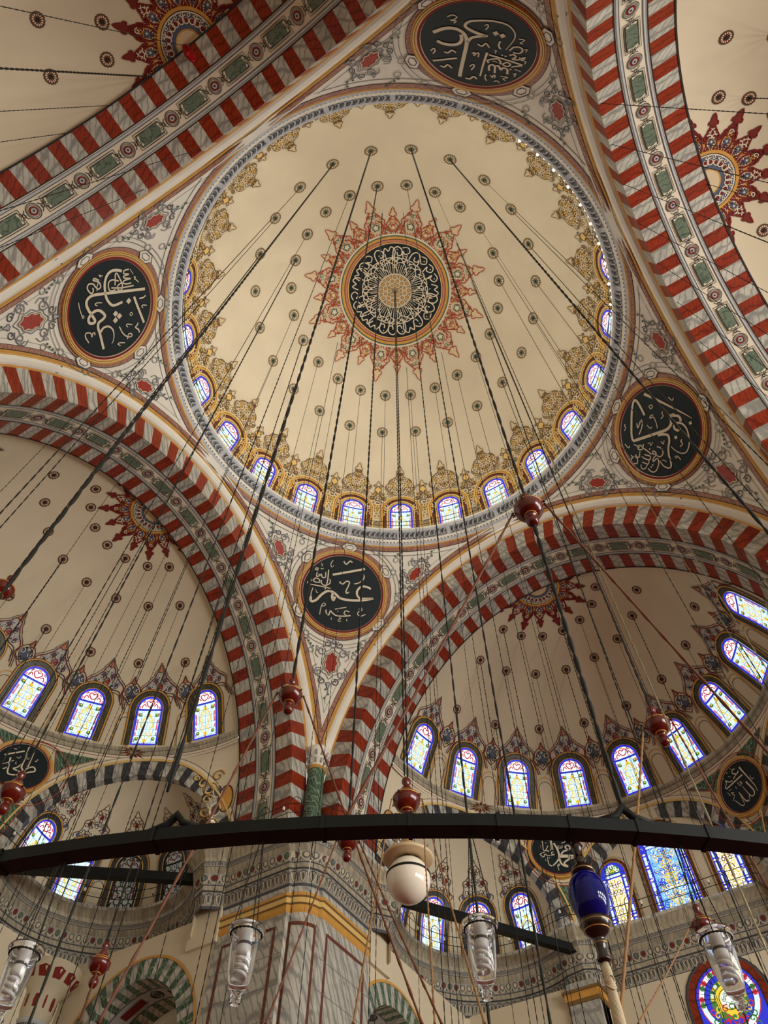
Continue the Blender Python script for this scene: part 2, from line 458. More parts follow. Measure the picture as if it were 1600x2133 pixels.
def star_tip(mb, mp, L, hwid, big, pal, tipm='tan'):
    """one ray of a painted sunburst, v outwards from the ring"""
    cl, ln, f1, f2, f3 = pal     # paper, outline, fills
    prof = [(0, hwid), (.16 * L, hwid * .98), (.3 * L, hwid * .72), (.38 * L, hwid * .8), (.5 * L, hwid * .5), (.6 * L, hwid * .3), (.66 * L, .15 * hwid)]
    hw = lambda v: np.interp(v, [q[0] for q in prof], [q[1] for q in prof])
    mb.band(prof, 0, 0, mp, .015, f1, n=10, nu=4)
    lace(mb, mp, hw, 0, .6 * L, .24 * L / 2.2, [cl, cl, f3, ln, f2], .05, .04, seed=21 if big else 8, clip=1.0)
    sym(mb, outline(prof), .075, mp, .05, ln)
    q5 = [(.3 * hwid * (1 if i % 2 == 0 else .62) * math.cos(i * PI / 5 + PI / 2), .24 * L + .3 * hwid * (1 if i % 2 == 0 else .62) * math.sin(i * PI / 5 + PI / 2)) for i in range(10)]
    mb.fill(q5, mp, .05, cl); mb.ribbon(q5, .07 if big else .05, mp, .06, f2, closed=True)
    for s in (-1, 1):
        mb.ribbon([(s * .3 * hwid, .07 * L), (s * .56 * hwid, .17 * L), (s * .52 * hwid, .32 * L), (s * .3 * hwid, .4 * L)], .085 if big else .05, mp, .058, ln)
    for s in (-1, 1):
        mb.ribbon(spiral(s * hwid * .62, .2 * L, .22 * hwid, s, s * 1.2), .05, mp, .055, f3)
        mb.ribbon(spiral(s * hwid * .34, .55 * L, .17 * hwid, 0, -s * 1.2), .05, mp, .055, ln)
    leaf(mb, mp, 0, .64 * L, .34 * L, PI / 2, tipm, ln, .045, .06)
def arabesque_disc(mb, pm, r0, r1, n, mats, w, off):
    """star lattice of a round centre (polar map)"""
    for k in range(n):
        th = 2 * PI * k / n
        for s in (1, -1):
            t = np.linspace(0, 1, 9)
            mb.ribbon(np.stack([th + s * t * 2 * PI / n * 2.2, r0 + (r1 - r0) * np.sin(t * PI / 2)], -1), w, lambda a, b_, o: pm(a, b_, o), off, mats[0], curve=False)

# ------------------------------------------------------------------ 1. main dome
mb = MB(); aa_ = np.linspace(0, 2 * PI, 48, endpoint=False); mb.add(np.stack([60 * np.cos(aa_), 60 * np.sin(aa_), 0 * aa_ - 44.1], -1), [list(range(48))], "carpet")
struct(mb.build("floor"), "carpeted floor of the hall", "floor")
mb = MB(); mb.box(-32.0, -31.4, -31, 31, -44.1, -11, "cream"); struct(mb.build("wall_west"), "plain cream outer wall on the west side of the hall, unseen, added to block light below the half domes", "wall")  # unseen wall, added to cut western light on the east half dome
DOME = Ell((0, 0, 0), 14.4, 14.72)
mb = MB()
az = np.linspace(0, 2 * PI, 145)[:-1]; tt = np.linspace(DOME.tz(-0.6), PI / 2 - 1e-3, 46)
mb.grid([DOME.pt(np.full(46, a), tt) for a in az], 'cream', smooth=True, closed_u=True)
dome = struct(mb.build('ceiling'), 'great cream plastered main dome with painted gold tracery above a ring of windows', 'dome')
# gold tracery above the windows
mb = MB()
for k in range(24):
    mp = DOME.map(R_(15 * k), DOME.tz(5.15)); dome_palmette(mb, mp, True)
    mp = DOME.map(R_(15 * k + 7.5), DOME.tz(1.0)); dome_between(mb, mp)
    mp = DOME.map(R_(15 * k + 7.5), DOME.tz(4.85)); dome_palmette(mb, mp, False)
mb.build('gold_tracery', parent=dome)
# rosettes that hold the chains
def make_rosettes(par, E, specs, r, dark=False):
    first = None
    for (azd, rad) in specs:
        if first is None or first[1] != rad:
            m_ = MB(); rosette(m_, E.map(0.0, E.tr(rad)), r, dark)
            V = np.vstack(m_.V); m_.V = [V - np.array([E.c[0], E.c[1], 0])]
            o = m_.build('rosette', parent=par)
            first = (o, rad)
        else:
            o = first[0].copy(); col.objects.link(o); o.parent = par
        o.location = (E.c[0], E.c[1], 0); o.rotation_euler = (0, 0, R_(azd))
make_rosettes(dome, DOME, [(7.5 + 15 * k, 10.25) for k in range(24)] + [(7.5 + 15 * k, 7.87) for k in range(24)], .42)
# central sunburst and calligraphy roundel
pm = DOME.polar()
mb = MB()
PALD = ('letter', 'rust', 'olive', 'gold_pale', 'gold')
for k in range(12):
    mp = DOME.map(R_(15 + 30 * k), DOME.tr(4.3), down=True); star_tip(mb, mp, 3.05, .98, True, ('letter', 'rust', 'tan', 'green', 'rust'))
    mp = DOME.map(R_(30 * k), DOME.tr(4.3), down=True); star_tip(mb, mp, 2.2, .62, False, ('letter', 'rust', 'tan', 'gold', 'gold_dark'))
mb.build('sunburst_border', parent=dome)
mb = MB()
th = np.linspace(0, 2 * PI, 73)
def pring(r0, r1, m, off):
    mb.grid([pm(th, np.full(73, r0), off), pm(th, np.full(73, (r0 + r1) / 2), off), pm(th, np.full(73, r1), off)], m)
for r0, r1, m in ((4.24, 4.36, 'letter'), (4.14, 4.24, 'green'), (3.96, 4.14, 'gold'), (3.9, 3.96, 'brown'), (3.74, 3.9, 'pink'), (3.7, 3.74, 'crimson'), (3.62, 3.7, 'gold_pale')):
    pring(r0, r1, m, .05)
mb.build('roundel_ring', parent=dome)
mb = MB()
for r0, r1 in ((.05, .8), (.8, 1.6), (1.6, 2.3), (2.3, 3.0), (3.0, 3.62)): pring(r0, r1, 'ink_black' if 'ink_black' in MATS else 'blackgreen', .06)
mb.build('roundel_ground', parent=dome)
mb = MB(); rnd = random.Random(4)
for k in range(72):                                        # the rays of the script: tall strokes towards the centre
    a = 2 * PI * k / 72 + rnd.uniform(-.015, .015); r0 = 1.3; r1 = rnd.uniform(1.9, 3.0)
    mb.ribbon([(a, r0), (a + .02, r1)], .06 / 2.0, pm, .1, 'letter', curve=False, w1=.05 / 2.4)
def pstroke(pts, w):
    p = cat(np.asarray(pts, float), False, 6)
    xy = np.stack([p[:, 1] * np.cos(p[:, 0]), p[:, 1] * np.sin(p[:, 0])], -1)
    mb.ribbon(xy, w, lambda x, y, o: pm(np.arctan2(y, x), np.hypot(x, y), o), .105, 'letter', curve=False)
for k in range(26):                                        # bowls and loops of the words round the rim
    a = 2 * PI * k / 26; q = rnd.choice((0, 1, 2)); d = 2 * PI / 26
    if q == 0: pstroke([(a, 2.3), (a + .1 * d, 3.1), (a + .5 * d, 3.4), (a + .95 * d, 3.2), (a + 1.0 * d, 2.8), (a + .6 * d, 2.75), (a + .5 * d, 3.0)], .085)
    elif q == 1: pstroke([(a, 2.9), (a + .3 * d, 3.35), (a + .6 * d, 3.1), (a + .9 * d, 3.4), (a + 1.3 * d, 3.1), (a + 1.2 * d, 2.6)], .085)
    else: pstroke([(a, 3.35), (a + .5 * d, 3.45), (a + .8 * d, 3.15), (a + .4 * d, 2.9), (a + .1 * d, 3.1), (a + .3 * d, 2.5)], .08)
    pstroke([(a + .2 * d, 2.2), (a + .9 * d, 2.5), (a + 1.9 * d, 2.55), (a + 2.6 * d, 2.2)], .07)
    if k % 2: pstroke([(a, 1.75), (a + .7 * d, 2.15), (a + 1.6 * d, 2.2), (a + 2.4 * d, 1.8), (a + 2.9 * d, 1.5)], .065)
    x = (a + .5 * d); rr = rnd.choice((2.75, 3.2, 2.4))
    mb.disc(rr * math.cos(x), rr * math.sin(x), .06, lambda u, v, o: pm(np.arctan2(v, u), np.hypot(u, v), o), .11, 'letter', n=4)
mb.build('lettering', parent=dome)
mb = MB()
pring(.05, .6, 'olive', .085); pring(.6, 1.3, 'olive', .085)
pf = lambda u, v, o: pm(np.arctan2(v, u), np.hypot(u, v), o)
for n_, r_, q_ in ((12, 1.08, .2), (12, .78, .17), (6, .45, .16)):
    for k in range(n_):
        a = 2 * PI * (k + (.5 if n_ == 12 and r_ < 1 else 0)) / n_
        mb.ring(r_ * math.cos(a), r_ * math.sin(a), q_, .055, pf, .11, 'letter', n=12)
        mb.disc(r_ * math.cos(a), r_ * math.sin(a), q_ * .55, pf, .1, 'gold', n=8)
pring(1.26, 1.34, 'letter', .11)
mb.build('arabesque_boss', parent=dome)

# ------------------------------------------------------------------ 2. ring cornice, rail
mb = MB()
mb.lathe([(14.42, .35), (13.1, .3), (13.0, .22), (13.0, .0)], (0, 0, 0), 'white_plaster', n=144)
mb.lathe([(13.0, 0.0), (13.02, -.12), (13.1, -.2)], (0, 0, 0), 'silver', n=144)
mb.lathe([(13.1, -.2), (13.32, -.38), (13.4, -.66)], (0, 0, 0), 'carving', n=144)
mb.lathe([(13.4, -.66), (13.36, -.74), (13.46, -.8), (13.5, -.96)], (0, 0, 0), 'white_plaster', n=144)
mb.lathe([(13.5, -.96), (13.55, -1.0), (13.58, -1.1), (13.62, -1.16)], (0, 0, 0), 'silver', n=144)
cornice = struct(mb.build('cornice'), 'silver grey carved ring cornice running round the foot of the main dome', 'cornice')
mb = MB()
def cmap(u, v, off):                                          # u angle, v 0..1 across the carved band
    u = np.asarray(u, float); v = np.asarray(v, float)
    r = np.interp(v, [0, .45, 1], [13.1, 13.3, 13.4]) - off * .75; z = np.interp(v, [0, .45, 1], [-.2, -.38, -.66]) - off * .65
    return np.stack([r * np.cos(u), r * np.sin(u), z], -1)
for k in range(240):                                          # acanthus scrolls carved in relief
    a = 2 * PI * k / 240; d = 2 * PI / 240
    if k % 10 == 0:
        mb.grid([cmap(np.full(5, a + q * d), np.linspace(0, 1, 5), .05) for q in (.1, .5, .9)], 'silver'); continue
    mb.ribbon([(a, .05), (a + .45 * d, .35), (a + .35 * d, .75), (a - .1 * d, .95)], .3 * d, cmap, .05, 'silver', w1=.12 * d)
    mb.ribbon([(a + .5 * d, .15), (a + .8 * d, .3), (a + .75 * d, .6)], .2 * d, cmap, .045, 'ink', w1=.1 * d)
    mb.ribbon([(a + .55 * d, .6), (a + .9 * d, .75), (a + 1.0 * d, .95)], .22 * d, cmap, .05, 'grey_light', w1=.1 * d)
for k in range(360):
    a = 2 * PI * k / 360
    mb.add([(13.47 * math.cos(a + q), 13.47 * math.sin(a + q), z) for q in (0, .008) for z in (-.82, -.95)], [[0, 1, 3, 2]], 'grey_dark')
mb.build('acanthus_relief', parent=cornice)

# ------------------------------------------------------------------ 3. pendentives
PEN = Ell((0, 0, -19.39), 20.06, 24.83)
DP = 13.95
def yz(z, d): return math.sqrt(max(0.0, 402.4 * (1 - ((z + 19.39) / 24.83) ** 2) - d * d))
ZTIP = -14.85
def pen_pt(z, d, side, off=0.0):
    """point of the pendentive (quadrant +x +y) on the plane x = d (side 0) or y = d (side 1)"""
    y = yz(z, d); p = np.array([d, y, z]) if side == 0 else np.array([y, d, z])
    n = np.array([p[0] / 402.4, p[1] / 402.4, (z + 19.39) / 616.5]); n /= np.linalg.norm(n)
    return p - off * n
def ptip(d):
    return -19.39 + 24.83 * math.sqrt(max(0, 1 - 2 * d * d / 402.4))
ROUND = {'B': 0, 'L': 90, 'T': 180, 'R': 270}
PNAMES = {'B': ('wall_northeast', 'white painted pendentive above the green corner column, between the two lower striped arches'),
          'L': ('wall_northwest', 'white painted pendentive at the picture\'s left edge with a tall oval looking roundel'),
          'T': ('wall_southwest', 'white painted pendentive at the top edge, between the two upper striped arches'),
          'R': ('wall_southeast', 'white painted pendentive at the right side under the steep striped arch')}
def cartouche(mb, mp, s=1.0):
    shape = [(0, -.68), (.14, -.5), (.3, -.42), (.28, -.2), (.36, 0), (.28, .2), (.3, .42), (.14, .5), (0, .68), (-.14, .5), (-.3, .42), (-.28, .2), (-.36, 0), (-.28, -.2), (-.3, -.42), (-.14, -.5)]
    P = np.array(shape) * s
    mb.ribbon(P * 1.42, .05, mp, .045, 'grey', closed=True)
    mb.fill(P, mp, .05, 'cartouche_red'); mb.ribbon(P, .05, mp, .065, 'letter', closed=True); mb.ribbon(P * 1.1, .03, mp, .065, 'grey_dark', closed=True)
    for sx in (-1, 1):
        for sy in (-1, 1):
            mb.ribbon(spiral(sx * .62 * s, sy * .62 * s, .26 * s, 1, sx * sy * 1.3), .06, mp, .06, 'grey')
            mb.ribbon(spiral(sx * .36 * s, sy * 1.12 * s, .22 * s, 2, sx * sy * 1.3), .055, mp, .06, 'grey_dark')
            mb.ribbon([(sx * .75 * s, sy * .2 * s), (sx * .95 * s, sy * .45 * s), (sx * .7 * s, sy * .8 * s), (sx * .3 * s, sy * 1.0 * s)], .05, mp, .055, 'grey')
            leaf(mb, mp, sx * .8 * s, sy * .62 * s, .3 * s, sy * PI / 2 + sx * -.5, 'grey_light', 'grey', .06, .03)
    for sy in (-1, 1):
        leaf(mb, mp, 0, sy * 1.15 * s, .4 * s, sy * PI / 2, 'grey_light', 'grey_dark', .06, .035)
        mb.ribbon([(0, sy * 1.4 * s), (.06, sy * 1.75 * s), (-.05, sy * 2.1 * s), (0, sy * 2.45 * s)], .06, mp, .06, 'grey', w1=.02)
        for q in (1.6, 1.85, 2.1): mb.disc(.1 * (1 if q == 1.85 else -1), sy * q * s, .07, mp, .06, 'green', n=6)
def pendentive(key):
    A = Rz(ROUND[key]); tr = lambda P: np.asarray(P) @ A.T
    mb = MB()
    zs = -1.14 - (ZTIP * -1 - 1.14) * np.linspace(0, 1, 34) ** 1.1
    rows = []
    for z in zs:
        p0 = pen_pt(z, DP, 0); p1 = pen_pt(z, DP, 1)
        a0 = math.atan2(p0[1], p0[0]) if z < -1.6 else 0.0; a1 = PI / 2 - a0
        t = PEN.tz(z); rows.append(PEN.pt(np.linspace(a0, a1, 25), np.full(25, t)))
    mb.grid([tr(r) for r in rows], 'white_plaster', smooth=True)
    o = struct(mb.build(PNAMES[key][0]), PNAMES[key][1], 'pendentive')
    # borders that follow the arches and the ring
    mb = MB()
    def strip(d0, d1, m, off):
        for side in (0, 1):
            zt = max(-1.2, -19.39 + 24.83 * math.sqrt(1 - d1 * d1 / 402.4) + .02) if d1 > 13.6 else -1.2
            zz = np.linspace(min(-1.16, -19.39 + 24.83 * math.sqrt(max(0, 1 - max(d0, d1) ** 2 / 402.4)) - .02), ptip(max(d0, d1)), 30)
            zz2 = np.maximum(zz, ptip(min(d0, d1))) if False else zz
            P = [[pen_pt(z, d0, side, off) for z in zz], [pen_pt(z, d1, side, off) for z in zz2]]
            mb.grid([tr(np.array(q)) for q in P], m)
    strip(13.95, 13.86, 'gold', .02); strip(13.86, 13.83, 'ink', .021); strip(13.83, 13.68, 'pink_marble', .02); strip(13.68, 13.665, 'ink', .021)
    strip(13.5, 13.485, 'grey', .02)
    def zline(z0, z1, m, off, trim=.15):
        P = []
        for z in (z0, (z0 + z1) / 2, z1):
            y = yz(z, 13.6) if z > -19 else 0
            a0 = math.atan2(y, 13.6) if y > 0.02 else .05
            a0 = max(a0, .03)
            P.append(tr(PEN.pt(np.linspace(a0, PI / 2 - a0, 41), np.full(41, PEN.tz(z)), off)))
        mb.grid(P, m)
    zline(-1.16, -1.24, 'gold', .03); zline(-1.24, -1.44, 'pink_marble', .025); zline(-1.44, -1.47, 'ink', .03); zline(-1.66, -1.69, 'grey', .03)
    # ring of grey strapwork round the roundel
    mp0 = rotmap(PEN.map(R_(45), PEN.tz(-4.15)), A)
    mb.ring(0, 0, 3.17, .22, mp0, .05, 'pink_marble', n=60); mb.ring(0, 0, 3.3, .03, mp0, .06, 'ink', n=60)
    for k in range(12):
        a = R_(30 * k + 15)
        q = np.linspace(a - .2, a + .2, 7)
        for rr, w in ((3.62, .035), (3.86, .035)): mb.ribbon(np.stack([rr * np.cos(q), rr * np.sin(q)], -1), w, mp0, .06, 'grey', curve=False)
        for q_ in (a - .2, a + .2): mb.ribbon([(3.62 * math.cos(q_), 3.62 * math.sin(q_)), (3.86 * math.cos(q_), 3.86 * math.sin(q_))], .035, mp0, .06, 'grey', curve=False)
        mb.ring(3.74 * math.cos(a + R_(15)), 3.74 * math.sin(a + R_(15)), .17, .045, mp0, .06, 'grey', n=12)
    for a in (0.6, PI - 0.6, -PI / 2 + .95, -PI / 2 - .95, PI / 2):
        x, y = 3.3 * math.cos(a), 3.3 * math.sin(a)
        dx, dy = -math.sin(a), math.cos(a)
        hexa = [(x + dx * u - dy * v, y + dy * u + dx * v) for u, v in ((-.55, 0), (-.28, .28), (.28, .28), (.55, 0), (.28, -.28), (-.28, -.28))]
        mb.fill(hexa, mp0, .07, 'white_plaster'); mb.ribbon(hexa, .05, mp0, .085, 'grey_dark', closed=True, curve=False)
        hexa2 = [(x + (px - x) * .55, y + (py - y) * .55) for px, py in hexa]
        mb.ribbon(hexa2, .04, mp0, .085, 'ink', closed=True, curve=False)
    for sx in (-1, 1):                                           # little sprays beside the roundel
        for cx, cy in ((4.35, 1.2), (3.3, 2.75), (2.75, -3.6), (1.4, -4.3)):
            mb.ring(sx * cx, cy, .17, .045, mp0, .05, 'grey', n=10)
            for q in range(4):
                mb.disc(sx * (cx + .18 * q - .1), cy + .28 + .14 * q, .07, mp0, .05, 'green', n=6)
            mb.ribbon([(sx * cx, cy + .2), (sx * (cx + .3), cy + .55), (sx * (cx + .35), cy + .95)], .03, mp0, .05, 'grey')
    mb.build('painted_border', parent=o)
    for azd, z, s, rot in ((63.3, -2.75, .92, .75), (26.7, -2.75, .92, -.75), (45, -8.55, 1.15, 0)):
        m0 = rotmap(PEN.map(R_(azd), PEN.tz(z)), A)
        cr, sr = math.cos(rot), math.sin(rot)
        m1 = lambda u, v, off, m0=m0, cr=cr, sr=sr: m0(np.asarray(u, float) * cr - np.asarray(v, float) * sr, np.asarray(u, float) * sr + np.asarray(v, float) * cr, off)
        mb = MB(); cartouche(mb, m1, s); mb.build('cartouche', parent=o)
    return o
for k in 'BLTR': pendentive(k)

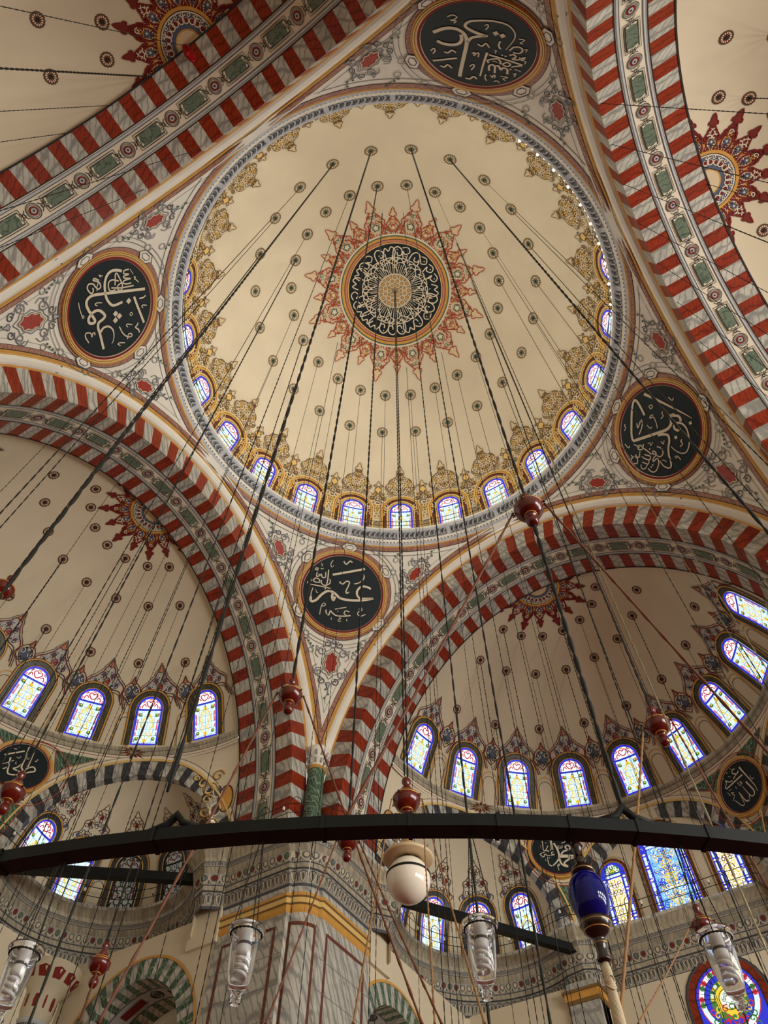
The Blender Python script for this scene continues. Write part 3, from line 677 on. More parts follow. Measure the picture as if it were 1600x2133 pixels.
# ------------------------------------------------------------------ calligraphy roundels
CALLI = {'L':[[0.06,0.06,[-0.377,0.853,-0.371,0.344,-0.362,-0.2,-0.351,-0.49,-0.286,-0.623,-0.172,-0.651,-0.036,-0.589,0.079,-0.504,0.195,-0.432,0.243,-0.477,0.225,-0.569,0.135,-0.594,0.025,-0.512,-0.021,-0.391,0.011,-0.282,0.116,-0.184,0.19,-0.245,0.247,-0.338,0.354,-0.351,0.498,-0.3,0.672,-0.247,0.857,-0.193]],[0.055,0.012,[0.459,-0.285,0.372,-0.208,0.361,-0.08,0.445,0.028,0.577,0.066,0.689,0.054,0.769,0.016]],[0.057,0.057,[-0.803,0.209,-0.83,0.081,-0.819,-0.06,-0.736,-0.165,-0.586,-0.214,-0.403,-0.201,-0.241,-0.149,-0.11,-0.033,-0.092,0.08,-0.142,0.257]],['d',0.064,[-0.147,0.423]],['d',0.063,[0.099,0.088]],['d',0.064,[0.162,0.192]],['d',0.063,[0.244,0.091]],[0.056,0.056,[-0.23,0.561,-0.011,0.669,0.39,0.88]],[0.029,0.029,[-0.831,0.386,-0.812,0.273,-0.748,0.26,-0.726,0.391,-0.695,0.263,-0.655,0.281,-0.63,0.446,-0.602,0.283,-0.551,0.253,-0.525,0.336,-0.535,0.468]],[0.029,0.029,[-0.476,0.538,-0.458,0.34,-0.451,0.177,-0.469,-0.047]],[0.029,0.029,[-0.514,0.046,-0.645,0.044,-0.748,0.045,-0.759,0.084,-0.636,0.169,-0.526,0.23,-0.421,0.227,-0.399,0.163,-0.443,0.113,-0.508,0.126,-0.567,0.22]],[0.029,0.029,[-0.599,0.138,-0.636,-0.022,-0.591,-0.114,-0.475,-0.118,-0.405,-0.06,-0.421,0.066]],[0.019,0.019,[-0.73,-0.272,-0.755,-0.364,-0.708,-0.317]],[0.03,0.03,[-0.647,-0.361,-0.693,-0.467,-0.657,-0.496,-0.609,-0.36,-0.516,-0.312,-0.469,-0.372,-0.527,-0.448,-0.581,-0.494,-0.589,-0.598,-0.517,-0.641,-0.437,-0.596,-0.393,-0.535,-0.441,-0.492,-0.506,-0.508]],[0.022,0.022,[-0.597,-0.375,-0.523,-0.403,-0.433,-0.401]],[0.019,0.019,[-0.23,-0.842,-0.099,-0.812,0.064,-0.752]],['o',0.031,[0.08,-0.729]],[0.021,0.021,[-0.174,-0.271,-0.184,-0.38,-0.164,-0.44,-0.136,-0.424,-0.119,-0.378]],[0.031,0.031,[-0.175,0.71,-0.186,0.814,-0.229,0.881]],[0.022,0.022,[0.001,0.932,-0.017,0.825,0.008,0.792,0.047,0.83]],['o',0.044,[0.153,0.507]],[0.027,0.027,[0.397,0.199,0.568,0.308,0.667,0.45,0.66,0.553,0.607,0.542,0.604,0.464,0.716,0.435]],[0.022,0.022,[0.4,0.556,0.369,0.417,0.401,0.393,0.442,0.438]],[0.032,0.032,[0.369,0.71,0.418,0.696,0.469,0.647,0.54,0.739,0.608,0.761]],[0.026,0.026,[0.658,-0.577,0.515,-0.664,0.437,-0.642,0.452,-0.535,0.538,-0.502,0.472,-0.488,0.451,-0.442,0.508,-0.425]],[0.023,0.023,[0.793,0.371,0.773,0.233,0.794,0.184,0.848,0.254]],[0.015,0.015,[-0.83,0.418,-0.747,0.489,-0.719,0.507]],[0.021,0.021,[-0.665,0.527,-0.648,0.578,-0.623,0.546,-0.593,0.598,-0.534,0.67]]],'B':[[0.06,0.06,[-0.333,0.443,0.082,0.61,0.504,0.782]],[0.056,0.056,[0.743,0.242,0.623,0.279,0.478,0.259,0.396,0.147,0.387,0.042,0.441,-0.049,0.526,-0.075,0.843,-0.013]],[0.065,0.065,[0.843,-0.013,0.517,-0.128,0.201,-0.181,-0.025,-0.175,-0.168,-0.084,-0.272,-0.037,-0.399,-0.045,-0.525,-0.155,-0.639,-0.329,-0.738,-0.399,-0.79,-0.376,-0.804,-0.278]],[0.023,0.023,[-0.804,-0.278,-0.812,-0.161,-0.788,-0.02]],[0.065,0.065,[-0.246,-0.049,-0.251,-0.169,-0.204,-0.261,-0.173,-0.153]],[0.033,0.033,[-0.467,0.564,-0.444,0.324,-0.448,0.151,-0.47,-0.008]],[0.029,0.029,[-0.318,0.048,-0.642,0.06,-0.916,0.065,-0.952,0.109,-0.901,0.163,-0.84,0.183]],[0.03,0.03,[-0.628,0.166,-0.737,0.144,-0.808,0.181,-0.772,0.258,-0.673,0.243,-0.646,0.18]],[0.03,0.03,[-0.608,0.239,-0.594,0.156,-0.52,0.102,-0.414,0.14,-0.362,0.22,-0.392,0.3]],[0.028,0.028,[-0.755,0.435,-0.75,0.314,-0.675,0.347,-0.635,0.399,-0.606,0.326,-0.555,0.31,-0.512,0.345,-0.532,0.481]],[0.02,0.02,[-0.679,0.565,-0.636,0.547,-0.608,0.579]],[0.02,0.02,[-0.688,0.713,-0.656,0.666,-0.656,0.622]],[0.02,0.02,[-0.829,0.49,-0.792,0.559,-0.741,0.543,-0.805,0.495,-0.732,0.492]],[0.02,0.02,[-0.385,0.865,-0.427,0.767,-0.424,0.697,-0.385,0.66,-0.344,0.713]],['o',0.024,[-0.092,0.869]],[0.034,0.034,[-0.089,0.869,-0.015,0.817,0.068,0.924,0.138,0.902]],['o',0.026,[-0.102,0.263]],[0.033,0.033,[-0.1,0.255,-0.024,0.236,0.059,0.331,0.142,0.321,0.128,0.197,0.091,0.069,0.11,-0.004,0.176,0.043]],['o',0.037,[0.483,0.574]],[0.027,0.027,[0.527,0.556,0.485,0.443,0.384,0.344,0.277,0.296]],[0.024,0.024,[-0.126,-0.5,0.169,-0.39]],[0.032,0.032,[0.311,-0.595,0.144,-0.644,-0.059,-0.666,-0.18,-0.607,-0.234,-0.567,-0.262,-0.688,-0.334,-0.636,-0.347,-0.556]],[0.026,0.026,[0.266,-0.504,0.168,-0.49,0.131,-0.564,0.203,-0.616]],[0.021,0.021,[-0.494,-0.716,-0.493,-0.534,-0.466,-0.413,-0.406,-0.393,-0.396,-0.449,-0.486,-0.483]],[0.023,0.023,[0.506,-0.391,0.544,-0.317,0.582,-0.36,0.573,-0.412,0.5,-0.46,0.493,-0.527,0.578,-0.561,0.697,-0.488]],[0.016,0.016,[-0.175,-0.738,-0.184,-0.78,-0.158,-0.792]],[0.016,0.016,[0.019,-0.709,0.075,-0.715,0.004,-0.769,0.026,-0.806,0.086,-0.787]],[0.016,0.016,[0.224,-0.703,0.227,-0.752,0.248,-0.756]],['d',0.019,[-0.032,-0.537]],['d',0.02,[-0.697,0.382]],['o',0.016,[-0.892,-0.024]],[0.016,0.016,[-0.71,-0.056,-0.673,-0.133,-0.634,-0.126]]],'R':[[0.065,0.011,[0.593,0.76,0.617,0.467,0.632,0.103,0.645,-0.25,0.648,-0.476,0.642,-0.618]],[0.055,0.055,[0.163,0.514,0.256,0.657,0.346,0.824,0.358,0.919,0.271,0.933,0.06,0.86,-0.207,0.728,-0.416,0.612,-0.516,0.513]],[0.067,0.067,[-0.522,0.509,-0.279,0.253,-0.061,0.025,0.134,-0.167,0.284,-0.213,0.396,-0.153,0.446,-0.08]],[0.044,0.044,[0.446,-0.08,0.536,-0.184]],[0.064,0.022,[-0.084,-0.025,0.01,-0.16,0.031,-0.278,-0.07,-0.36,-0.206,-0.407,-0.349,-0.503,-0.464,-0.62,-0.564,-0.674,-0.623,-0.615,-0.635,-0.492,-0.582,-0.35]],[0.056,0.056,[0.474,-0.137,0.534,-0.275,0.513,-0.358,0.459,-0.405]],[0.058,0.018,[0.247,-0.449,0.247,-0.342,0.311,-0.298,0.379,-0.324,0.428,-0.421,0.41,-0.554,0.341,-0.662,0.213,-0.775,0.091,-0.842,-0.075,-0.855,-0.159,-0.76,-0.177,-0.609,-0.151,-0.45]],[0.044,0.044,[0.247,-0.449,0.33,-0.475]],['d',0.043,[0.535,-0.634]],['d',0.045,[0.089,-0.464]],['d',0.023,[-0.781,0.28]],['d',0.022,[-0.822,-0.223]],['d',0.022,[-0.756,-0.235]],['d',0.022,[-0.466,0.013]],[0.022,0.022,[0.367,0.427,0.389,0.496,0.449,0.471,0.438,0.412,0.367,0.427]],[0.023,0.023,[0.282,0.305,0.213,0.363,0.168,0.339,0.231,0.277,0.15,0.149,0.051,0.058]],['o',0.012,[0.299,0.074]],[0.023,0.023,[0.449,0.124,0.396,0.104,0.373,0.054,0.301,0.071]],[0.029,0.029,[-0.1,0.615,-0.175,0.535,0.016,0.548,-0.019,0.486,-0.145,0.442,-0.307,0.435]],[0.022,0.022,[-0.01,0.339,-0.036,0.229,0.015,0.209]],[0.023,0.023,[-0.261,0.903,-0.316,0.894,-0.333,0.844,-0.42,0.849]],[0.022,0.022,[0.8,0.14,0.779,0.02,0.845,0.01]],[0.025,0.025,[-0.692,0.684,-0.725,0.554,-0.666,0.54]],[0.026,0.026,[0.118,-0.626,0.067,-0.619,0.04,-0.686,-0.045,-0.662]],[0.023,0.023,[-0.173,-0.166,-0.192,-0.252,-0.114,-0.231]],[0.021,0.021,[-0.305,-0.642,-0.266,-0.711,-0.296,-0.817]],[0.018,0.018,[-0.328,-0.673,-0.295,-0.718]],[0.029,0.029,[-0.445,0.222,-0.562,0.189,-0.621,0.267,-0.585,0.326,-0.512,0.285,-0.532,0.196,-0.539,0.055,-0.553,-0.088]],[0.026,0.026,[-0.582,0.447,-0.567,0.355,-0.573,0.272]],[0.026,0.026,[-0.647,0.223,-0.778,0.182,-0.816,0.282,-0.839,0.2,-0.936,0.158,-0.984,0.243]],[0.029,0.029,[-0.654,0.081,-0.615,-0.082,-0.702,-0.091,-0.741,0.084]],[0.025,0.025,[-0.702,-0.091,-0.799,-0.114,-0.841,0.05]],[0.023,0.023,[-0.804,-0.107,-0.929,-0.096,-0.983,-0.017,-0.91,0.052]],[0.028,0.028,[-0.325,-0.127,-0.309,-0.278,-0.402,-0.347,-0.491,-0.32,-0.512,-0.237]],[0.028,0.028,[-0.469,-0.195,-0.458,-0.094,-0.53,-0.114,-0.495,-0.209,-0.612,-0.177,-0.677,-0.212,-0.559,-0.272,-0.658,-0.363,-0.815,-0.382,-0.896,-0.33,-0.913,-0.243,-0.89,-0.163]],[0.018,0.018,[-0.537,-0.401,-0.512,-0.462,-0.519,-0.521]],[0.016,0.016,[-0.74,0.143,-0.719,0.076]],[0.016,0.016,[-0.347,0.1,-0.389,0.116,-0.331,0.07,-0.391,0.028,-0.287,0.018]],[0.02,0.02,[-0.85,0.405,-0.859,0.36,-0.939,0.348,-0.82,0.32]]],'T':[[0.071,0.071,[0.841,-0.071,0.682,-0.226,0.533,-0.295,0.401,-0.29,0.284,-0.209,0.216,-0.047,0.189,0.237,0.166,0.564,0.136,0.892]],[0.066,0.064,[0.733,0.111,0.609,0.139,0.447,0.106,0.346,0.029,0.32,-0.077,0.357,-0.203]],[0.057,0.057,[-0.093,-0.346,0.096,-0.248,0.176,-0.17,0.206,-0.051]],[0.071,0.015,[-0.066,-0.324,0.119,-0.343,0.259,-0.38,0.335,-0.429,0.322,-0.512,0.244,-0.586,0.043,-0.674,-0.167,-0.722,-0.362,-0.71,-0.511,-0.59,-0.548,-0.421,-0.485,-0.134]],['d',0.055,[-0.21,-0.454]],['d',0.055,[-0.336,-0.442]],[0.034,0.034,[-0.336,-0.302,-0.337,-0.195,-0.39,-0.115]],[0.023,0.023,[0.677,-0.524,0.597,-0.598,0.517,-0.579,0.547,-0.513,0.609,-0.467,0.509,-0.484,0.536,-0.422]],[0.023,0.023,[0.02,-0.558,-0.024,-0.602,-0.045,-0.554,-0.02,-0.466]],[0.032,0.032,[0.025,-0.087,-0.06,-0.061,-0.111,-0.153,-0.187,-0.087]],['o',0.012,[-0.187,-0.087]],[0.034,0.034,[0.553,0.335,0.484,0.337,0.426,0.246,0.343,0.275]],[0.026,0.026,[0.797,0.408,0.753,0.32,0.72,0.377,0.743,0.467]],[0.041,0.041,[0.709,0.656,0.296,0.413]],[0.035,0.035,[0.544,0.734,0.471,0.744,0.419,0.655,0.327,0.716]],[0.026,0.026,[0.064,0.187,0.023,0.145,0.019,0.231,-0.014,0.155,-0.049,0.128,-0.068,0.234]],[0.027,0.027,[0.023,0.537,-0.028,0.458,-0.059,0.511,-0.029,0.622]],[0.036,0.036,[0.021,0.886,-0.059,0.88,-0.117,0.785,-0.191,0.83]],[0.048,0.03,[-0.193,0.058,-0.199,0.309,-0.228,0.725]],[0.04,0.04,[-0.239,0.102,-0.558,0.11,-0.883,0.13]],[0.036,0.036,[-0.886,0.142,-0.705,0.256]],[0.036,0.036,[-0.287,0.312,-0.252,0.248,-0.398,0.15,-0.479,0.194,-0.491,0.266]],[0.032,0.032,[-0.53,0.25,-0.593,0.172,-0.669,0.193,-0.64,0.27,-0.533,0.262]],[0.04,0.04,[-0.35,0.515,-0.317,0.391,-0.37,0.329,-0.422,0.373,-0.463,0.538]],[0.041,0.041,[-0.419,0.348,-0.481,0.323,-0.547,0.401,-0.573,0.337,-0.657,0.355,-0.692,0.475]],[0.032,0.032,[-0.552,-0.137,-0.601,-0.249,-0.707,-0.284,-0.768,-0.224,-0.737,-0.138,-0.626,-0.113]],[0.033,0.033,[-0.586,-0.022,-0.657,-0.069,-0.708,-0.015,-0.661,0.055,-0.771,0.023,-0.859,-0.076,-0.839,0.02,-0.768,-0.039]],['d',0.021,[-0.464,0.023]],['d',0.021,[-0.528,0.026]],['d',0.021,[-0.683,0.003]],['d',0.022,[-0.708,0.321]],[0.019,0.019,[-0.622,-0.474,-0.726,-0.481,-0.673,-0.389,-0.731,-0.389]],[0.019,0.019,[-0.783,-0.255,-0.834,-0.28,-0.833,-0.206]],[0.022,0.022,[-0.781,0.303,-0.839,0.292,-0.901,0.312]],[0.023,0.023,[-0.791,0.433,-0.835,0.401,-0.833,0.497]],[0.023,0.023,[-0.406,0.622,-0.455,0.671,-0.457,0.601,-0.492,0.6,-0.495,0.673]],[0.023,0.023,[-0.588,0.573,-0.726,0.556,-0.657,0.627,-0.712,0.659]],[0.023,0.023,[-0.51,0.773,-0.561,0.729,-0.624,0.759]],[0.025,0.025,[-0.323,0.63,-0.323,0.726,-0.38,0.806]],[0.019,0.019,[-0.303,-0.036,-0.332,-0.053,-0.332,0.026]],[0.02,0.02,[-0.347,0.248,-0.375,0.223,-0.431,0.239]],[0.02,0.02,[-0.876,0.03,-0.908,0.022,-0.91,0.093]]],'M':[[0.083,0.083,[-0.012,0.403,0.076,0.177,0.119,-0.111,0.095,-0.33,0.127,-0.567,0.24,-0.696,0.409,-0.74]],[0.066,0.021,[0.11,-0.308,-0.064,-0.523,-0.276,-0.692,-0.407,-0.648,-0.43,-0.455,-0.414,-0.26]],[0.075,0.075,[0.763,-0.215,0.423,-0.202,0.18,-0.21,0.146,-0.276,0.407,-0.278,0.741,-0.313]],[0.068,0.068,[0.182,-0.2,0.342,-0.014,0.606,0.083,0.69,0.194,0.608,0.285,0.489,0.252,0.488,0.151,0.606,0.083]],[0.07,0.07,[0.721,-0.313,0.458,-0.419,0.262,-0.59,0.404,-0.719]],[0.034,0.034,[-0.514,0.521,-0.524,0.295,-0.535,0.071,-0.433,0.07,-0.261,0.337]],[0.036,0.036,[-0.457,0.048,-0.299,0.025,-0.177,0.135,-0.15,0.541]],[0.036,0.036,[-0.094,0.563,-0.102,0.313,-0.109,0.067]],[0.036,0.036,[-0.087,-0.132,-0.184,-0.164,-0.195,-0.065,-0.106,-0.021]],[0.036,0.036,[-0.093,-0.164,-0.303,-0.206,-0.422,-0.194,-0.49,-0.128,-0.599,-0.28,-0.667,-0.214,-0.712,-0.126,-0.49,-0.018]],[0.026,0.026,[-0.228,0.84,-0.133,0.793,-0.171,0.701,-0.28,0.565]],['o',0.035,[-0.032,0.885]],[0.03,0.03,[0.021,0.838,-0.102,0.632,-0.263,0.542]],[0.044,0.044,[0.113,0.676,0.203,0.606,0.308,0.72,0.376,0.696]],['o',0.03,[0.572,0.694]],[0.035,0.035,[0.613,0.648,0.503,0.466,0.346,0.4]],[0.034,0.034,[0.159,0.289,0.157,0.154,0.239,0.176,0.241,0.288,0.254,0.153,0.329,0.197,0.341,0.298]],[0.029,0.029,[-0.031,-0.905,-0.048,-0.694,0.019,-0.609,0.048,-0.663,-0.042,-0.715]],[0.021,0.021,[-0.637,0.296,-0.612,0.206,-0.64,0.161]],[0.021,0.021,[-0.534,-0.368,-0.524,-0.476]],['d',0.025,[-0.334,-0.315]],['d',0.025,[-0.267,-0.316]],['d',0.025,[-0.338,-0.019]],['d',0.026,[-0.369,0.418]]],'A':[[0.082,0.021,[0.337,0.719,0.394,0.478,0.46,0.225,0.557,-0.163,0.613,-0.449,0.594,-0.662]],[0.071,0.022,[0.307,-0.003,0.401,-0.285,0.458,-0.537,0.4,-0.674,0.268,-0.68,0.186,-0.528,0.119,-0.286,0.064,-0.05]],[0.033,0.033,[0.172,-0.551,0.111,-0.726]],[0.064,0.022,[0.061,-0.741,-0.071,-0.684,-0.138,-0.503,-0.166,-0.321,-0.209,-0.16]],[0.03,0.03,[-0.209,-0.16,-0.202,-0.411,-0.202,-0.669,-0.248,-0.758,-0.351,-0.714,-0.466,-0.509,-0.55,-0.331]],[0.045,0.045,[0.108,0.79,0.006,0.829,-0.076,0.766,-0.058,0.657,0.062,0.562,-0.04,0.515,-0.165,0.466]],[0.06,0.06,[0.226,0.608,0.098,0.536]],[0.066,0.066,[0.313,0.348,-0.15,0.336,-0.664,0.32]],[0.045,0.045,[-0.664,0.32,-0.702,0.398,-0.577,0.516,-0.542,0.646,-0.429,0.498,-0.227,0.432]],[0.025,0.025,[-0.071,0.229,-0.014,0.021,0.058,0.054,0.037,0.203]],[0.025,0.025,[0.058,0.054,0.122,0.043,0.102,0.175]],[0.024,0.024,[0.613,0.098,0.616,-0.072,0.684,-0.12,0.707,-0.07]],['d',0.029,[-0.591,0.777]],['d',0.029,[-0.086,0.94]],['d',0.028,[-0.581,0.179]],['d',0.028,[-0.5,0.157]],['o',0.032,[-0.32,0.889]],[0.019,0.019,[-0.342,0.73,-0.276,0.645,-0.245,0.679]],[0.025,0.025,[-0.721,0.157,-0.675,0.059,-0.652,-0.048]],[0.026,0.026,[-0.641,-0.311,-0.461,-0.137,-0.524,-0.069,-0.543,0.035,-0.426,-0.045]],[0.019,0.019,[-0.23,0.138,-0.245,0.047,-0.18,0.045]]],'K':[[0.067,0.067,[-0.797,0.213,-0.481,0.448,-0.157,0.686]],[0.066,0.066,[-0.068,0.944,-0.016,0.5,0.017,0.077,0.041,-0.068,0.14,-0.162,0.248,-0.15]],[0.059,0.059,[0.188,0.86,0.224,0.482,0.26,0.044]],[0.058,0.058,[0.222,-0.093,0.333,0.041,0.429,0.117,0.545,0.081,0.584,-0.04,0.476,-0.12]],[0.064,0.064,[0.476,-0.12,0.228,-0.294,0.041,-0.441,-0.233,-0.54,-0.347,-0.489,-0.395,-0.358,-0.536,0.198]],[0.031,0.031,[-0.684,-0.203,-0.624,-0.152,-0.477,-0.019,-0.358,0.12]],[0.047,0.047,[-0.587,-0.407,-0.508,-0.339,-0.437,-0.224]],[0.051,0.051,[-0.246,-0.243,-0.113,-0.135,-0.018,0.061]],[0.062,0.062,[-0.228,-0.252,-0.036,-0.272,0.161,-0.272]],[0.032,0.032,[-0.594,0.632,-0.486,0.645,-0.431,0.778]],[0.029,0.029,[-0.33,0.307,-0.232,0.28,-0.182,0.39]],['o',0.052,[0.104,0.411]],[0.029,0.029,[0.397,0.417,0.466,0.394,0.463,0.499,0.519,0.506]],[0.023,0.023,[-0.249,0.099,-0.244,-0.003,-0.187,-0.004]],[0.022,0.022,[0.098,-0.533,0.138,-0.5,0.119,-0.641]]]}
def roundel(key, C, n, R, label, group, fw=1.17):
    n = np.asarray(n, float) / np.linalg.norm(n)
    u = np.cross([0, 0, 1.0], n); u /= np.linalg.norm(u); v = np.cross(n, u)
    C = np.asarray(C, float)
    root = empty('calligraphy_roundel', C)
    tag(root, label, 'calligraphy panel', group)
    mp = flat((0, 0, 0), n, u, v)
    a = np.linspace(0, 2 * PI, 64, endpoint=False)
    mb = MB()
    for r0, r1, z0, z1, m in ((0.0, 1.0, .12, .12, 'blackgreen'),):
        mb.disc(0, 0, R, mp, .12, m, n=64)
    mb.build('panel', parent=root)
    mb = MB()
    prof = [(1.0, .10, 'letter'), (1.012, .16, 'crimson'), (1.05, .17, 'rust'), (1.065, .17, 'letter'), (1.075, .19, 'gold'), (1.10, .22, 'ink'), (1.108, .21, 'gold_pale'), (1.135, .23, 'ink'), (1.142, .21, 'gold'), (fw, .2, 'gold'), (fw, -.25, 'gold')]
    for (q0, z0, m0), (q1, z1, m1) in zip(prof[:-1], prof[1:]):
        P = [mp(q0 * R * np.cos(a), q0 * R * np.sin(a), z0), mp(q1 * R * np.cos(a), q1 * R * np.sin(a), z1)]
        mb.grid(P, m0, closed_v=True)
    mb.build('frame', parent=root)
    mb = MB()
    k = .955 * R
    for s in CALLI[key]:
        if s[0] == 'd':
            x, y = s[2]; r = s[1] * 1.1
            mb.fill([(k * (x + r), k * y), (k * x, k * (y + r)), (k * (x - r), k * y), (k * x, k * (y - r))], mp, .15, 'letter')
        elif s[0] == 'o':
            x, y = s[2]; mb.ring(k * x, k * y, k * s[1] * .8, k * .018, mp, .15, 'letter', n=12)
        else:
            p = np.array(s[2]).reshape(-1, 2) * k
            mb.ribbon(p, s[0] * k, mp, .15, 'letter', w1=s[1] * k, step=6)
    mb.build('lettering', parent=root)
    return root
def pen_normal(az, rr, z):
    return -np.array([rr / 402.4 * math.cos(R_(az)), rr / 402.4 * math.sin(R_(az)), (z + 19.39) / 616.5])
for key, az_, lab in (('B', 45, 'round black calligraphy panel with one long sweeping stroke, on the pendentive above the corner column'),
                      ('L', 135, 'round black calligraphy panel with three diamond dots in a triangle, on the left-hand pendentive'),
                      ('T', 225, 'round black calligraphy panel cut by the top edge of the picture, widest of all panels'),
                      ('R', -45, 'round black calligraphy panel crossed by a thick hanging chain, on the right-hand pendentive')):
    rr, z = 15.72, -4.25
    roundel(key, (rr * math.cos(R_(az_)), rr * math.sin(R_(az_)), z), pen_normal(az_, rr, z), 2.62, lab, 'calligraphy roundels of the pendentives')

# ------------------------------------------------------------------ 4. great arches
ZC, AS, BS, AF, BF = -19.39, 12.62, 15.63, 13.96, 17.28
D0, D1 = 14.4, 18.1
NV = 63
def soffit_map(th0):
    """u across the soffit (0 = its middle), v along the arch"""
    def f(u, v, off):
        d = 16.2 + np.asarray(u, float); th = th0 + np.asarray(v, float) / 13.9
        n = np.stack([np.zeros_like(th), np.sin(th) / AS, np.cos(th) / BS], -1); n /= np.linalg.norm(n, axis=-1, keepdims=True)
        return np.stack([d + 0 * th, AS * np.sin(th), ZC + BS * np.cos(th)], -1) - off * n
    return f
def arch_pt(d, a, b, th): return np.stack([np.full_like(th, d), a * np.sin(th), ZC + b * np.cos(th)], -1)
def great_arch(A, label):
    tr = lambda P: np.asarray(P) @ A.T
    step = R_(180.0 / NV); nvh = NV + 2
    th = (np.arange(nvh * 2 + 1) - nvh) * step / 2            # two samples per voussoir
    red = lambda i, j: 'red_marble' if (i // 2) % 2 == 0 else 'white_marble'
    mb = MB()
    # face ring
    mb.grid([tr([arch_pt(D0, a, b, np.array([t]))[0] for a, b in ((AF, BF), (AS, BS))]) for t in th], red)
    # soffit, outer and inner striped fields and the plain band between
    for d0, d1 in ((D0, 15.5), (16.9, D1)):
        mb.grid([tr([arch_pt(d, AS, BS, np.array([t]))[0] for d in np.linspace(d0, d1, 3)]) for t in th], red)
    mb.grid([tr([arch_pt(d, AS, BS, np.array([t]))[0] for d in (15.5, 16.2, 16.9)]) for t in th], 'cream_light')
    o = struct(mb.build(ARCHNAME.pop(0)), label, 'arch')
    # return to the half dome behind
    mb = MB()
    mp0 = rotmap(soffit_map(0.0), A)
    L = 13.9 * R_(91)
    vv = np.linspace(-L, L, 140)
    for u, w, m in ((-.7, .05, 'ink'), (-.62, .03, 'grey'), (-.56, .08, 'silver'), (-.49, .03, 'grey_dark'), (.7, .05, 'ink'), (.62, .03, 'grey'), (.56, .08, 'silver'), (.49, .03, 'grey_dark')):
        mb.ribbon(np.stack([np.full(140, u), vv], -1), w, mp0, .02, m, curve=False)
    mb.ribbon(np.stack([np.full(140, 1.86), vv], -1), .08, mp0, .03, 'ink', curve=False)
    per = R_(180.0 / NV * 4)
    for k in range(-8, 9):
        mp = rotmap(soffit_map(k * per), A)
        if abs(k * per) > R_(94): continue
        mb.ring(0, 0, .34, .03, mp, .03, 'ink', n=20); mb.ring(0, 0, .27, .05, mp, .03, 'grey', n=20)
        mb.disc(0, 0, .2, mp, .03, 'crimson', n=14, ry=.22); mb.disc(0, 0, .12, mp, .045, 'grey_light', n=8, ry=.14); mb.disc(0, 0, .05, mp, .06, 'ink', n=6)
        for s in (-1, 1):
            mb.ribbon(spiral(0.0, s * .5, .11, 0, s * 1.1), .035, mp, .04, 'ink'); mb.ribbon([(-.2, s * .36), (-.1, s * .46), (.1, s * .46), (.2, s * .36)], .03, mp, .035, 'ink')
        half = 13.9 * per / 2
        mp = rotmap(soffit_map((k + .5) * per), A)
        h = half - .7
        mb.fill([(-.27, -h), (.27, -h), (.27, h), (-.27, h)], mp, .03, 'green_marble')
        mb.ribbon([(-.27, -h), (.27, -h), (.27, h), (-.27, h)], .035, mp, .045, 'ink', closed=True, curve=False)
        mb.ribbon([(-.36, -h - .1), (.36, -h - .1), (.36, h + .1), (-.36, h + .1)], .03, mp, .04, 'ink', closed=True, curve=False)
        for s in (-1, 1):
            mb.ribbon([(-.22, s * (h - .1)), (0, s * (h - .02)), (.22, s * (h - .1))], .1, mp, .05, 'letter')
            for q in (-1, 1): mb.ribbon(spiral(q * .09, s * (h + .02), .08, 0, q * s * 1.0), .03, mp, .06, 'ink')
    mb.build('painted_band', parent=o)
    # roll moulding between the voussoirs and the pendentive
    mb = MB()
    th2 = np.linspace(-R_(86), R_(86), 120)
    sec = [(14.42, 13.93, 17.25, 'gold'), (14.36, 14.02, 17.33, 'gold'), (14.33, 14.04, 17.36, 'white_plaster'), (14.2, 14.1, 17.4, 'white_plaster'), (14.06, 14.2, 17.56, 'white_plaster'), (14.0, 14.3, 17.74, 'white_plaster'), (13.99, 14.34, 17.76, 'gold'), (13.965, 14.36, 17.8, 'gold_pale'), (13.95, 14.38, 17.82, 'gold'), (13.94, 14.42, 17.86, 'gold')]
    for (d0, a0, b0, m0), (d1, a1, b1, m1) in zip(sec[:-1], sec[1:]):
        P0 = arch_pt(d0, a0, b0, th2); P1 = arch_pt(d1, a1, b1, th2)
        keep = [i for i in range(len(th2)) if P0[i][2] < -1.1 and P0[i][2] > -14.5]
        s0 = [i for i in keep if th2[i] < 0]; s1 = [i for i in keep if th2[i] >= 0]
        mb.grid([tr(P0[keep]), tr(P1[keep])], m0)
    mb.build('roll_moulding', parent=o)
    return o
ARCHNAME = ['trim_1', 'trim_2', 'trim_3', 'trim_4']
SW = np.array([[0, 1, 0], [1, 0, 0], [0, 0, 1.0]])             # mirrors the east bay onto the north bay across the pier's diagonal
mat('beige', (190, 178, 152), 0.7, var=0.05, scale=1)
mat('grey_beige', (156, 150, 136), 0.7)
mat('green_grey', (92, 112, 98), 0.7)
BAYS = {'LR': np.eye(3), 'LL': SW, 'UL': Rz(180), 'UR': Rz(270)}
great_arch(BAYS['LR'], 'red and white striped great arch in front of the darker half dome, right of the marble pier')
great_arch(BAYS['LL'], 'red and white striped great arch in front of the paler half dome, left of the marble pier')
great_arch(BAYS['UL'], 'red and white striped great arch crossing the upper left corner of the view')
great_arch(BAYS['UR'], 'steep red and white striped great arch along the upper right side of the view')

